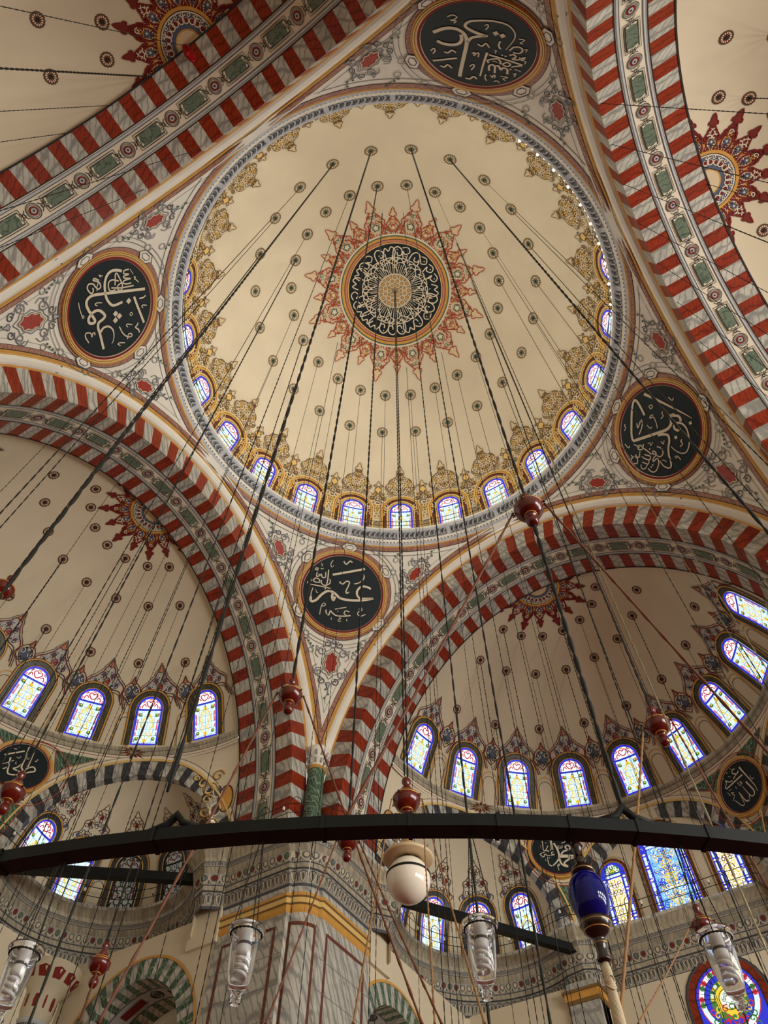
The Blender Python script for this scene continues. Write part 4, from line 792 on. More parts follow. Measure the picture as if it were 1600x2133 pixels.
# ------------------------------------------------------------------ 5. half domes
SE = Ell((18.1, 0, ZC), 12.82, 15.87)
ZB = -12.62
def semi_ornament(mb, mp, tall):
    """wavy cartouche band over a half-dome window, v = 0 at the window's springing"""
    if tall:
        prof = [(1.25, .62), (1.5, .95), (1.72, .9), (1.95, .62), (2.2, .42), (2.4, .3), (2.6, .12)]
        hw = lambda v: np.interp(v, [q[0] for q in prof], [q[1] for q in prof])
        mb.band(prof, 0, 0, mp, .015, 'grey_light', n=10, nu=4)
        for s in (-1, 1):
            mb.fill([(s * .2, 1.3), (s * .62, 1.35), (s * .82, 1.62), (s * .42, 1.62)], mp, .03, 'blue_grey')
            mb.fill([(s * .12, 1.95), (s * .4, 1.9), (s * .24, 2.25), (s * .08, 2.3)], mp, .03, 'blue_grey')
        lace(mb, mp, hw, 1.3, 2.4, .26, ['letter', 'brown', 'letter', 'crimson'], .04, .05, seed=14, clip=.9)
        sym(mb, [(1.5, .1), (1.32, .55), (1.12, .95), (1.15, 1.35), (.98, 1.6), (.72, 1.78), (.55, 2.0), (.36, 2.2), (.3, 2.42), (.16, 2.6), (0, 3.0)], .06, mp, .05, 'crimson')
        sym(mb, [(1.62, .1), (1.42, .6), (1.2, .98), (1.25, 1.42), (1.05, 1.7), (.8, 1.9), (.62, 2.12), (.45, 2.3), (.38, 2.5), (.2, 2.75), (0, 3.15)], .035, mp, .05, 'ink')
        sym(mb, [(1.3, .3), (1.1, .75), (1.0, 1.05), (.8, 1.15), (.5, 1.18), (.25, 1.3), (0, 1.25)], .05, mp, .05, 'ink')
        sym(mb, [(1.15, .55), (.98, .9), (.7, 1.0), (.4, 1.05), (0, 1.12)], .04, mp, .05, 'brown')
        mb.ring(0, 1.6, .17, .06, mp, .06, 'crimson', n=12, ry=.24); mb.disc(0, 1.6, .09, mp, .06, 'rust', n=8, ry=.14)
        leaf(mb, mp, 0, 2.5, .5, PI / 2, 'pink', 'brown', .05, .04)
    else:
        for s in (-1, 1):
            mb.fill([(0, .45), (s * .32, .75), (s * .4, 1.1), (s * .16, 1.35), (0, 1.1)], mp, .02, 'blue_grey')
            mb.ribbon(spiral(s * .3, 1.0, .22, 0, s * 1.2), .05, mp, .05, 'letter'); mb.ribbon(spiral(s * .2, .55, .17, 0, -s * 1.2), .05, mp, .05, 'ink')
        sym(mb, [(.0, .1), (.3, .4), (.55, .72), (.5, 1.12), (.3, 1.4), (.14, 1.55), (0, 1.9)], .05, mp, .05, 'crimson')
        sym(mb, [(.0, .3), (.2, .55), (.4, .8), (.36, 1.08), (.2, 1.25), (0, 1.35)], .04, mp, .05, 'ink')
        leaf(mb, mp, 0, 1.4, .4, PI / 2, 'pink', 'brown', .05, .04)
def half_dome(key, label, win_off=0.0, azs=None):
    A = BAYS[key]; tr = lambda P: np.asarray(P) @ A.T
    mb = MB()
    az = np.linspace(-PI / 2 - .02, PI / 2 + .02, 73); tt = np.linspace(SE.tz(ZB - .1), PI / 2 - 1e-3, 30)
    mb.grid([tr(SE.pt(np.full(30, a), tt)) for a in az], 'cream', smooth=True)
    o = struct(mb.build('ceiling'), label, 'half dome')
    mb = MB()
    for k in range(-4, 5):
        mp = rotmap(SE.map(R_(20 * k), SE.tz(-10.35)), A); semi_ornament(mb, mp, True)
        if k < 4: semi_ornament(mb, rotmap(SE.map(R_(20 * k + 10), SE.tz(-10.1)), A), False)
        if k < 4:                                              # plain cream panels between the windows
            mp = rotmap(SE.map(R_(20 * k + 10), SE.tz(-12.3)), A)
            q = [(-.5, 0), (-.5, 1.6)] + [(-.5 * math.cos(t), 1.6 + .5 * math.sin(t)) for t in np.linspace(0, PI, 9)[1:-1]] + [(.5, 1.6), (.5, 0)]
            mb.ribbon(q, .05, mp, .03, 'gold', curve=False); mb.ribbon(np.array(q) * .86, .03, mp, .03, 'brown', curve=False)
    mb.build('painted_border', parent=o)
    mb = MB()
    for k in range(-4, 5):
        mp = rotmap(SE.map(R_(22.5 * k), SE.tr(1.42), down=True), A)
        star_tip(mb, mp, 2.0 if k % 2 == 0 else 1.75, .44, True, ('letter', 'crimson', 'rust_dark', 'blue_grey', 'gold'), tipm='rust_dark')
    t = np.linspace(-PI / 2, PI / 2, 40); pmS = SE.polar()
    for r0, r1, m in ((1.32, 1.46, 'gold'), (1.28, 1.32, 'ink'), (1.22, 1.28, 'letter'), (.62, 1.22, 'blue_grey'), (.55, .62, 'gold'), (.08, .55, 'tan')):
        mb.grid([tr(pmS(t, np.full(40, r0), .06)), tr(pmS(t, np.full(40, r1), .06))], m)
    for k in range(-5, 6):
        a = R_(16 * k); c0 = .95
        pfS = rotmap(lambda u, v, off: pmS(np.arctan2(v, u), np.hypot(u, v), off), A)
        x, y = c0 * math.cos(a), c0 * math.sin(a)
        mb.ribbon(spiral(x, y, .2, a, 1.3 if k % 2 else -1.3), .05, pfS, .09, 'letter'); mb.disc(x, y, .09, pfS, .1, 'crimson', n=7)
        mb.ribbon(spiral(1.15 * math.cos(a + .1), 1.15 * math.sin(a + .1), .1, a, 1.1), .04, pfS, .09, 'letter')
    mb.build('sunburst_border', parent=o)
    # rosettes
    first = {}
    for rad, azl in ((6.05, (-70, -50, -30, -10, 10, 30, 50, 70)), (8.8, (-70, -50, -30, -10, 10, 30, 50, 70)), (3.72, (-67, -45, -22, 0, 22, 45, 67))):
        for a in azl:
            m_ = MB(); rosette(m_, rotmap(SE.map(R_(a), SE.tr(rad)), A), .29, True)
            m_.build('rosette', parent=o)
    # base cornice of the half dome
    mb = MB()
    aa = np.linspace(-PI / 2, PI / 2, 90)
    prof = [(11.55, -12.42, 'beige_marble'), (11.28, -12.46, 'beige_marble'), (11.26, -12.62, 'beige_marble'), (11.34, -12.7, 'ink'), (11.33, -12.74, 'beige_marble'), (11.42, -12.98, 'ink'), (11.42, -13.02, 'cream_light'), (11.48, -13.12, 'crimson'), (11.48, -13.16, 'cream_light'), (11.5, -13.3, 'cream')]
    for (r0, z0, m0), (r1, z1, m1) in zip(prof[:-1], prof[1:]):
        mb.grid([tr(np.stack([18.1 + r * np.cos(aa), r * np.sin(aa), 0 * aa + z], -1)) for r, z in ((r0, z0), (r1, z1))], m0)
    mb.build('base_cornice', parent=o)
    return o
half_dome('LR', 'shaded half dome with a row of nine stained glass windows, right of the marble pier')
half_dome('LL', 'pale half dome with bright stained glass windows, left of the marble pier')
half_dome('UL', 'dim half dome in the upper left corner with a red balloon against it')
half_dome('UR', 'half dome with a red sunburst at the right edge of the view')

# ------------------------------------------------------------------ 6. drum walls with the exedra arches (east bay, mirrored for the north)
RW = 11.5
EXC = np.array([18.1 + 10.6 * math.cos(R_(60)), 10.6 * math.sin(R_(60)), -20.25])
EX = Ell(EXC, 5.45, 6.05)
def arch_z(dphi, w, zc0, zs): 
    q = 1 - (dphi / w) ** 2
    return zs + (zc0 - zs) * math.sqrt(q) if q > 0 else None
ZSP = -20.25
ARCHES = ((60, 27.0, 30.4), (0, 26.0, 29.4), (-60, 27.0, 30.4))
def rw(azd, z):
    """radius of the drum wall: it swings out to meet the striped arch at its two ends"""
    k = min(1.0, max(0.0, (abs(azd) - 70) / 19.0)); k = k * k * (3 - 2 * k)
    f = AS * math.sqrt(max(0.0, 1 - ((max(z, -19.39) - ZC) / BS) ** 2)) + .03
    return RW + max(0.0, f - RW) * k
def wmap(azd):
    def f(u, v, off):
        a = R_(azd) + np.asarray(u, float) / RW
        r = np.array([rw(math.degrees(q), w) for q, w in zip(np.ravel(a), np.ravel(np.asarray(v, float) + 0 * a))]).reshape(np.shape(a)) - off
        return np.stack([18.1 + r * np.cos(a), r * np.sin(a), np.asarray(v, float) + 0 * a], -1)
    return f
def drum(key, label):
    A = BAYS[key]; tr = lambda P: np.asarray(P) @ A.T
    mb = MB()
    azs = np.linspace(-90.2, 90.2, 185)
    for a0, a1 in zip(azs[:-1], azs[1:]):
        zl = []
        for a in (a0, a1):
            z = ZSP - .4
            for c0, wi, wo in ARCHES:
                q = arch_z(a - c0, wo, -13.36, ZSP)
                if q is not None: z = max(z, q)
            zl.append(z)
        P = [[(18.1 + rw(a, z + (-13.0 - z) * t) * math.cos(R_(a)), rw(a, z + (-13.0 - z) * t) * math.sin(R_(a)), z + (-13.0 - z) * t) for t in np.linspace(0, 1, 7)] for a, z in ((a0, zl[0]), (a1, zl[1]))]
        mb.grid(tr(np.array(P)), 'cream')
    o = struct(mb.build('wall_east' if key == 'LR' else 'wall_north'), label, 'wall')
    # voussoirs of the exedra arches
    for c0, wi, wo in ARCHES:
        mb = MB(); nvo = 37
        ph = np.linspace(-PI / 2, PI / 2, nvo * 2 + 1)
        def pt(w, zc_, t, r):
            ad = max(-89.8, min(89.8, c0 + w * math.sin(t))); a = R_(ad); z = ZSP + (zc_ - ZSP) * math.cos(t); r = r + rw(ad, z) - RW; return (18.1 + r * math.cos(a), r * math.sin(a), z)
        f = lambda i, j: 'slate_marble' if (i // 2) % 2 == 0 else 'white_marble'
        mb.grid([tr([pt(wo, -13.36, t, RW - .04), pt(wi, -14.35, t, RW - .04)]) for t in ph], f)
        mb.grid([tr([pt(wi, -14.35, t, RW - .04), pt(wi - .3, -14.4, t, RW + .9)]) for t in ph], f)
        mb.grid([tr([pt(wo + .5, -13.2, t, RW - .1), pt(wo, -13.36, t, RW - .1)]) for t in ph], 'gold_pale')
        mb.grid([tr([pt(wo + 1.3, -12.98, t, RW - .05), pt(wo + .5, -13.2, t, RW - .05)]) for t in ph], 'cream_light')
        mb.grid([tr([pt(wo + 1.45, -12.95, t, RW - .06), pt(wo + 1.3, -12.98, t, RW - .06)]) for t in ph], 'brown')
        mb.build('exedra_arch', parent=o)
    # painted marble spandrels between the arches
    mb = MB()
    for sp in (30, -30):
        mp = rotmap(wmap(sp), A)
        for s in (-1, 1):
            for tri in ([(s * .75, -13.45), (s * 3.2, -13.45), (s * 1.75, -14.3), (s * 1.25, -14.95)], ):
                mb.fill(tri, mp, .05, 'dark_green_marble'); mb.ribbon(tri, .05, mp, .07, 'rust', closed=True, curve=False)
        tri = [(-.55, -17.4), (.55, -17.4), (.12, -19.4), (-.12, -19.4)]
        mb.fill(tri, mp, .05, 'dark_green_marble'); mb.ribbon(tri, .05, mp, .07, 'rust', closed=True, curve=False)
        th_ = np.linspace(0, 2 * PI, 8, endpoint=False)
        oct_ = np.stack([2.05 * np.cos(th_ + PI / 8), -15.3 + 2.1 * np.sin(th_ + PI / 8)], -1)
        mb.ribbon(oct_, .05, mp, .08, 'rust', closed=True); mb.ribbon((oct_ - [0, -15.3]) * .93 + [0, -15.3], .03, mp, .08, 'ink', closed=True)
    mb.build('spandrel_panels', parent=o)
    # gilded scroll where the wall meets the striped arch
    mb = MB()
    mp = rotmap(wmap(86.5), A)
    g = lambda u, v: (u, v - 16.2)
    mb.disc(.0, -16.4, .4, mp, .05, 'gold', n=16, ry=.75); mb.ring(0, -16.4, .42, .08, mp, .07, 'brown', n=16, ry=.78)
    for s in (-1, 1):
        mb.disc(-.5, -16.4 + s * .55, .24, mp, .05, 'blue_grey', n=10, ry=.36); mb.ring(-.5, -16.4 + s * .55, .26, .07, mp, .06, 'letter', n=10, ry=.38)
    for x, y, r, q in ((-.95, -15.7, .45, 1.2), (-1.35, -15.2, .35, -1.2), (-.55, -14.9, .35, 1.2), (-.95, -17.0, .4, -1.2), (-.6, -17.8, .35, 1.2), (-1.75, -14.9, .25, 1.2), (-1.0, -16.3, .3, 1.2), (-.3, -18.4, .25, -1.2)):
        mb.ribbon(spiral(x, y, r, 0, q), .11, mp, .06, 'gold_pale'); mb.ribbon(spiral(x - .04, y - .04, r * 1.1, .1, q), .04, mp, .065, 'brown')
    mb.build('gilded_scroll', parent=o)
    return o
wall_LR = drum('LR', 'curved cream wall with grey striped exedra arches under the shaded half dome')
wall_LL = drum('LL', 'curved cream wall with grey striped exedra arches under the pale half dome')
# exedra half domes
def exedra_ornament(mb, mp):
    prof = [(.1, 1.0), (.3, 1.05), (.5, .8), (.8, .72), (1.1, .75), (1.3, .5), (1.55, .34), (1.8, .36), (2.0, .2), (2.15, .1)]
    hw = lambda v: np.interp(v, [q[0] for q in prof], [q[1] for q in prof])
    mb.band(prof, 0, 0, mp, .012, 'cream_light', n=12, nu=4)
    lace(mb, mp, hw, .1, 2.1, .24, ['letter', 'brown', 'grey_dark', 'gold_dark'], .04, .04, seed=17, clip=.95)
    for x, y, m in ((0, 1.6, 'crimson'), (.45, 1.05, 'crimson'), (-.45, 1.05, 'crimson'), (.8, .3, 'blue_grey'), (-.8, .3, 'blue_grey')):
        mb.fill([(x, y + .2), (x + .12, y), (x, y - .14), (x - .12, y)], mp, .055, m)
    sym(mb, outline(prof), .045, mp, .05, 'brown')
    leaf(mb, mp, 0, 2.05, .4, PI / 2, 'cream_light', 'brown', .05, .035)
def exedra(key, label, offs):
    A = BAYS[key]; tr = lambda P: np.asarray(P) @ A.T
    mb = MB()
    for c0 in ((60, -60) if key == 'LR' else (60,)):
        cx = np.array([18.1 + 10.6 * math.cos(R_(c0)), 10.6 * math.sin(R_(c0)), -20.25]); E = Ell(cx, 5.45, 6.05)
        az = np.linspace(R_(c0 - 125), R_(c0 + 125), 76); tt = np.linspace(-.06, PI / 2 - .002, 24)
        P = np.array([E.pt(np.full(24, a), tt) for a in az])
        rad = np.hypot(P[..., 0] - 18.1, P[..., 1]); ok = (rad > RW + .05)
        mb.grid(tr(P), lambda i, j: 'cream' if ok[i, j] and ok[i + 1, j] and ok[i, j + 1] and ok[i + 1, j + 1] else None, smooth=True)
    o = struct(mb.build('ceiling'), label, 'exedra dome')
    mb = MB()
    for q in offs: exedra_ornament(mb, rotmap(EX.map(R_(60 + q), EX.tz(-17.0)), A))
    for k in range(-3, 4):                                     # small star at the crown of the arch
        mp = rotmap(EX.map(R_(240), EX.tr(.55)), A)
        a = PI / 2 + 0
    pmE = EX.polar(); pfE = rotmap(lambda u, v, off: pmE(np.arctan2(v, u), np.hypot(u, v), off), A)
    cx, cy = -1.15 * math.cos(R_(60)), -1.15 * math.sin(R_(60))
    for k in range(12):
        a = 2 * PI * k / 12
        pp = [(cx + r * math.cos(a + q), cy + r * math.sin(a + q)) for r, q in ((.12, 0), (.42, .2), (.85 if k % 2 else .65, 0), (.42, -.2))]
        mb.fill(pp, pfE, .04, 'crimson'); mb.ribbon(pp, .03, pfE, .05, 'gold', closed=True, curve=False)
    mb.build('painted_border', parent=o)
    return o
OFF_R = (66, 33, 0, -33, -66); OFF_L = (62, 27, -6, -39, -72)
exedra('LR', 'small cream exedra dome behind the white globe lamp', OFF_R)
exedra('LL', 'small cream exedra dome over the dark unlit windows, left of the pier', OFF_L)
# window wall in the middle of the east bay
mb = MB()
mb.box(29.55, 29.9, -6.3, 6.3, -21.0, -13.2, 'cream'); struct(mb.build('wall_qibla'), 'flat cream wall holding three tall blue and yellow windows', 'wall')
mb = MB()
mb.box(-6.3, 6.3, 29.55, 29.9, -21.0, -13.2, 'cream'); struct(mb.build('wall_side'), 'flat cream wall at the far left behind the grey striped arch', 'wall')

# ------------------------------------------------------------------ 7. walk-way cornice, pier and lower walls
def arcpts(c, r, a0, a1, n): 
    t = np.radians(np.linspace(a0, a1, n)); return np.stack([c[0] + r * np.cos(t), c[1] + r * np.sin(t)], -1)
PIER = np.vstack([arcpts((12.95, 12.95), .0, 0, 0, 1) * 0 + [[12.98, 12.98]], ]) 
corner = arcpts((13.75, 13.75), 1.02, 225, 263, 7)
path_pier = np.vstack([corner, [[13.7, 12.6], [14.6, 12.6], [15.6, 12.6], [16.6, 12.6], [17.6, 12.6]]])
path_ex = np.vstack([[[17.75, 12.35], [18.35, 11.9]], arcpts(EXC, 5.35, 146, -30, 44)])
path_mid = np.array([[27.95, 6.05], [27.85, 5.6], [28.1, 5.15], [28.5, 5.0], [29.35, 4.7]] + [[29.35, q] for q in np.linspace(4.2, -5.2, 12)] + [[28.4, -5.4], [27.9, -5.9], [28.0, -6.4]])
EASTPATH = np.vstack([path_pier, path_ex, path_mid])
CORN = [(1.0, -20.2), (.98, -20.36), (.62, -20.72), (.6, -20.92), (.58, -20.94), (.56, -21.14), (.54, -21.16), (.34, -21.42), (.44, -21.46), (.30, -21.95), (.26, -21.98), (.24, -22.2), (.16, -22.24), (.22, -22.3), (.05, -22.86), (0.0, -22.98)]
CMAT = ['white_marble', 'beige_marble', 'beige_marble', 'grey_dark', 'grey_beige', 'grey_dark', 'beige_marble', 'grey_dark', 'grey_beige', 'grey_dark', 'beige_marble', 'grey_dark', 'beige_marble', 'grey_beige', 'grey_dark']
def path_norm(p):
    t = np.gradient(p, axis=0); t /= np.linalg.norm(t, axis=1, keepdims=True)
    n = np.stack([t[:, 1], -t[:, 0]], -1)
    return n
def walkway(key, label):
    A = BAYS[key]; tr = lambda P: np.asarray(P) @ A.T
    p = EASTPATH; n = path_norm(p)
    if (n[3] @ np.array([-1, -1.0])) < 0: n = -n
    s = np.concatenate([[0], np.cumsum(np.linalg.norm(np.diff(p, axis=0), axis=1))])
    mb = MB()
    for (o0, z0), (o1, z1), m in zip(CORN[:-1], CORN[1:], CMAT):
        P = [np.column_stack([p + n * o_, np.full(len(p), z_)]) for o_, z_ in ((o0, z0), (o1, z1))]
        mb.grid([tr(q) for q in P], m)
    # walking surface behind the lip
    mb.grid([tr(np.column_stack([p + n * q, np.full(len(p), -20.2)])) for q in (1.0, -.3)], 'white_marble')
    o = struct(mb.build('cornice'), label, 'cornice')
    mb = MB()
    def cm(u, v, off):                                        # u along the path, v = depth below the lip (metres of height)
        u = np.asarray(u, float); v = np.asarray(v, float)
        x = np.interp(u, s, p[:, 0]); y = np.interp(u, s, p[:, 1]); nx = np.interp(u, s, n[:, 0]); ny = np.interp(u, s, n[:, 1])
        zc = [q[1] for q in CORN][::-1]; oc = [q[0] for q in CORN][::-1]
        o_ = np.interp(v, zc, oc) + off
        return tr(np.stack([x + nx * o_, y + ny * o_, v - off * .3], -1))
    L = s[-1]; k = 0
    u = .1
    while u < L - .2:                                          # greek key
        mb.ribbon([(u, -21.1), (u, -20.98), (u + .13, -20.98), (u + .13, -21.06), (u + .06, -21.06)], .028, cm, .02, 'grey_dark', curve=False)
        u += .22
    u = .15
    while u < L - .3:                                          # egg moulding with coloured studs
        c3 = ('beige', 'crimson', 'green_grey', 'crimson', 'beige', 'beige')[k % 6]
        mb.ribbon([(u - .19, -21.5), (u - .17, -21.75), (u, -21.9), (u + .17, -21.75), (u + .19, -21.5)], .05, cm, .03, 'beige', step=3)
        mb.ring(u, -21.66, .115, .03, cm, .03, 'grey_dark', n=10, ry=.13); mb.disc(u, -21.66, .1, cm, .025, c3, n=8, ry=.115)
        mb.ribbon([(u - .2, -21.55), (u - .2, -21.92)], .03, cm, .025, 'grey_dark', curve=False)
        u += .40; k += 1
    u = .2
    while u < L - .3:                                          # leaf moulding
        mb.ribbon([(u - .22, -22.78), (u - .2, -22.5), (u, -22.34), (u + .2, -22.5), (u + .22, -22.78)], .04, cm, .02, 'grey_dark', step=3)
        mb.ribbon([(u - .13, -22.42), (u - .08, -22.66), (u, -22.78), (u + .08, -22.66), (u + .13, -22.42)], .05, cm, .03, 'beige', step=3)
        mb.ribbon([(u, -22.45), (u, -22.74)], .05, cm, .03, 'grey_dark', curve=False)
        mb.ribbon([(u - .22, -22.35), (u - .22, -22.8)], .04, cm, .02, 'grey', curve=False)
        u += .44
    mb.build('painted_mouldings', parent=o)
    return o
walkway('LR', 'painted marble walkway cornice under the blue and yellow windows, right of the pier')
walkway('LL', 'painted marble walkway cornice under the dark windows, left of the pier')

# pier shaft
def pier_half(mb, A):
    tr = lambda P: np.asarray(P) @ A.T
    y0 = 12.6
    P = np.vstack([corner, [[13.7, y0], [17.7, y0], [17.7, 14.5]]])
    mb.grid([tr(np.column_stack([P, np.full(len(P), z)])) for z in (-22.9, -38.0)], 'white_marble')
    for o0, z0, o1, z1, m in ((0.0, -23.3, .14, -23.34, 'gold'), (.14, -23.34, .17, -23.5, 'gold'), (.17, -23.5, .1, -23.56, 'gold_dark'), (.1, -23.56, .12, -23.8, 'gold_pale'), (.12, -23.8, .05, -23.86, 'gold_dark'), (.05, -23.86, .08, -24.1, 'gold'), (.08, -24.1, 0, -24.2, 'gold')):
        n = path_norm(P); n = n if n[2] @ np.array([-1, -1.0]) > 0 else -n
        n[-2] = [.7, -.7]; n[-1] = [1, 0]
        mb.grid([tr(np.column_stack([P + n * q, np.full(len(P), z)])) for q, z in ((o0, z0), (o1, z1))], m)
    bx = [(x, y, z) for x in (17.6, 19.4) for y in (12.47, 15.0) for z in (-24.4, -20.3)]
    mb.add(tr(bx), [[0, 1, 3, 2], [4, 6, 7, 5], [0, 4, 5, 1], [2, 3, 7, 6], [0, 2, 6, 4], [1, 5, 7, 3]], 'cream')
    # brown marble frames
    f = lambda u, v, off: tr(np.stack([np.asarray(u, float), np.full_like(np.asarray(u, float), y0 - off), np.asarray(v, float)], -1))
    mb.ribbon([(14.25, -38), (14.25, -24.75), (17.2, -24.75), (17.2, -38)], .16, f, .012, 'brown_marble', curve=False)
    for z in np.arange(-25.9, -38, -1.25): mb.ribbon([(13.7, z), (17.7, z)], .02, f, .014, 'grey', curve=False)
    t = np.radians(np.linspace(225, 258, 8))
    g = lambda u, v, off: tr(np.stack([13.75 + (1.02 + off) * np.cos(u), 13.75 + (1.02 + off) * np.sin(u), np.asarray(v, float)], -1))
    a1 = R_(255)
    mb.grid([g(np.full(2, a), np.array([-24.7, -38]), .012) for a in (a1, a1 + .12)], 'brown_marble')
    mb.grid([g(np.linspace(R_(225), a1 + .12, 6), np.full(6, z), .012) for z in (-24.6, -24.76)], 'brown_marble')
marble('brown_marble', (122, 70, 52), (74, 36, 26), 3, 9, .2)
mb = MB(); pier_half(mb, np.eye(3)); pier_half(mb, SW)
struct(mb.build('pillar'), 'massive veined white marble pier with brown inlaid frames and a gold band', 'pillar')
# corner column
mb = MB()
mb.grid([[(13.9, 14.41, z), (13.97, 14.405, z), (14.405, 13.97, z), (14.41, 13.9, z)] for z in (-20.6, -14.0)], 'white_marble')
C3 = (13.92, 13.92, 0)
mb.lathe([(.48, -20.3), (.48, -20.0), (.46, -15.6)], C3, 'dark_green_marble', n=20)
mb.lathe([(.46, -15.62), (.55, -15.58), (.55, -15.48), (.47, -15.44)], C3, 'gold', n=20)
mb.lathe([(.47, -15.46), (.5, -15.25), (.6, -15.02), (.5, -14.98), (.52, -14.8), (.66, -14.5), (.72, -14.4), (.72, -14.25), (.66, -14.2), (.3, -14.1)], C3, 'white_plaster', n=20)
for k in range(12):
    a = 2 * PI * k / 12
    for z0, r0 in ((-15.2, .56), (-14.7, .6)):
        x, y = C3[0] + r0 * math.cos(a), C3[1] + r0 * math.sin(a)
        mb.tube([(x, y, z0 - .14), (x + .04 * math.cos(a), y + .04 * math.sin(a), z0 + .05), (x + .1 * math.cos(a), y + .1 * math.sin(a), z0 + .14)], [.05, .06, .03], 'grey_light' if k % 2 else 'silver', n=5)
struct(mb.build('column'), 'slim green marble corner column with a carved white capital in the striped pier corner', 'column')

# lower walls with the open arches
def lower_wall(key, name, label, arc):
    A = BAYS[key]; tr = lambda P: np.asarray(P) @ A.T
    c0, hw, zs, zc_ = arc; y0 = 12.66
    mb = MB()
    xs = np.concatenate([np.linspace(17.7, c0 - hw, 6), c0 + hw * np.sin(np.linspace(-PI / 2, PI / 2, 40))[1:-1], np.linspace(c0 + hw, 27.6, 6)])
    zl = [zs + (zc_ - zs) * math.sqrt(max(0, 1 - ((x - c0) / hw) ** 2)) if abs(x - c0) < hw else -38 for x in xs]
    mb.grid([tr([(x, y0, -22.9), (x, y0, z)]) for x, z in zip(xs, zl)], 'cream')
    mb.grid([tr([(27.6, y, -22.9), (27.6, y, -38)]) for y in np.linspace(12.9, 5.2, 8)], 'cream')
    # cream cove between the wall and the round cornice above
    pe = path_ex[2:]
    q = np.clip(pe, [0, 5.0], [27.6, 12.66])
    mb.grid([tr(np.column_stack([pe, np.full(len(pe), -22.95)])), tr(np.column_stack([pe * .55 + q * .45, np.full(len(pe), -23.25)])), tr(np.column_stack([q, np.full(len(pe), -23.9)]))], 'cream')
    o = struct(mb.build(name), label, 'wall')
    # striped soffit and gold rim of the arch
    mb = MB()
    t = np.linspace(-PI / 2, PI / 2, 67)
    pt = lambda a, b_, y, tt: (c0 + a * math.sin(tt), y, zs + (b_) * math.cos(tt))
    H = zc_ - zs
    f = lambda i, j: 'dark_green_marble' if (i // 2) % 2 == 0 else 'white_marble'
    mb.grid([tr([pt(hw + .12, H + .12, y0 - .05, q), pt(hw, H, y0 - .05, q)]) for q in t], 'gold')
    mb.grid([tr([pt(hw, H, y0 - .02, q), pt(hw - .9, H - .9, y0 - .02, q)]) for q in t], f)
    mb.grid([tr([pt(hw - .9, H - .9, y0 - .02, q), pt(hw - .9, H - .9, y0 + .9, q)]) for q in t], f)
    mb.grid([tr([pt(hw - .9, H - .9, y0 + .9, q), pt(hw - .9, H - .9, y0 + 1.9, q)]) for q in t], 'grey_light')
    mb.grid([tr([pt(hw - .9, H - .9, y0 + 1.9, q), pt(hw - .9, H - .9, y0 + 2.9, q)]) for q in t], f)
    sm = lambda u, v, off: tr(np.stack([c0 + (hw - .9 - off) * np.sin(v), y0 + 1.4 + np.asarray(u, float), zs + (H - .9 - off) * np.cos(v)], -1))
    for k in range(-3, 4):
        v0 = k * .42
        if k % 2 == 0:
            mb.ring(0, v0, .3, .04, sm, .02, 'ink', n=16, ry=.09); mb.disc(0, v0, .2, sm, .02, 'grey_dark', n=12, ry=.055)
        else:
            mb.fill([(-.22, v0 - .19), (.22, v0 - .19), (.22, v0 + .19), (-.22, v0 + .19)], sm, .02, 'crimson')
    for u in (-.48, .48): mb.ribbon(np.stack([np.full(30, u), np.linspace(-1.5, 1.5, 30)], -1), .04, sm, .02, 'ink', curve=False)
    mb.build('striped_arch', parent=o)
    return o
lower_wall('LL', 'wall_arcade', 'cream lower wall with a green and white striped arch, left of the pier', (22.3, 4.3, -28.3, -23.95))
lower_wall('LR', 'wall_arcade', 'cream lower wall with a green and white striped arch, right of the pier', (20.2, 3.6, -28.0, -24.5))
# back walls behind the open arches, and the plain wall of the middle bay
mb = MB(); mb.box(15.9, 16.2, 17.5, 29, -38, -22, 'cream'); struct(mb.build('wall_gallery'), 'shadowed wall behind the green striped arch left of the pier', 'wall')
mb = MB(); mb.box(17.5, 29, 15.9, 16.2, -38, -22, 'cream'); struct(mb.build('wall_gallery'), 'shadowed wall behind the green striped arch right of the pier', 'wall')
mb = MB(); mb.box(29.3, 29.7, -8, 5.5, -38, -22.9, 'cream'); mb.box(27.6, 29.6, 5.0, 5.4, -38, -22.9, 'cream')
struct(mb.build('wall_east'), 'plain cream wall around the round headed window low on the right', 'wall')
mb = MB(); mb.box(-8, 5.5, 29.3, 29.7, -38, -22.9, 'cream'); mb.box(5.0, 5.4, 27.6, 29.6, -38, -22.9, 'cream')
struct(mb.build('wall_north'), 'plain cream wall low on the far left', 'wall')
# corbel capital in the corner of the north arcade, gold-banded pilaster in the east
mb = MB()
K = (11.5, 27.5, 0)
mb.lathe([(1.55, -23.6), (1.5, -23.9), (1.1, -24.5), (.85, -24.8), (.82, -25.6), (.72, -25.9)], K, 'beige', n=24)
mb.lathe([(.72, -25.9), (.78, -25.95), (.78, -26.05), (.7, -26.1), (.66, -26.5), (.56, -26.8), (.5, -26.85), (.5, -38)], K, 'grey_light', n=24)
km = lambda u, v, off: np.stack([K[0] + (np.interp(v, [-25.6, -24.8, -24.5, -23.9], [.82, .85, 1.1, 1.5]) + off) * np.cos(u), K[1] + (np.interp(v, [-25.6, -24.8, -24.5, -23.9], [.82, .85, 1.1, 1.5]) + off) * np.sin(u), np.asarray(v, float)], -1)
for k in range(12):
    a = 2 * PI * k / 12 + .2
    mb.fill([(a - .16, -24.35), (a + .16, -24.35), (a + .2, -24.0), (a, -23.92), (a - .2, -24.0)], km, .02, 'crimson')
    w = .13 if k % 2 else .06
    mb.fill([(a - w * .7, -25.5), (a + w * .7, -25.5), (a + w, -25.2), (a + w * .6, -24.95), (a - w * .6, -24.95), (a - w, -25.2)], km, .02, 'crimson')
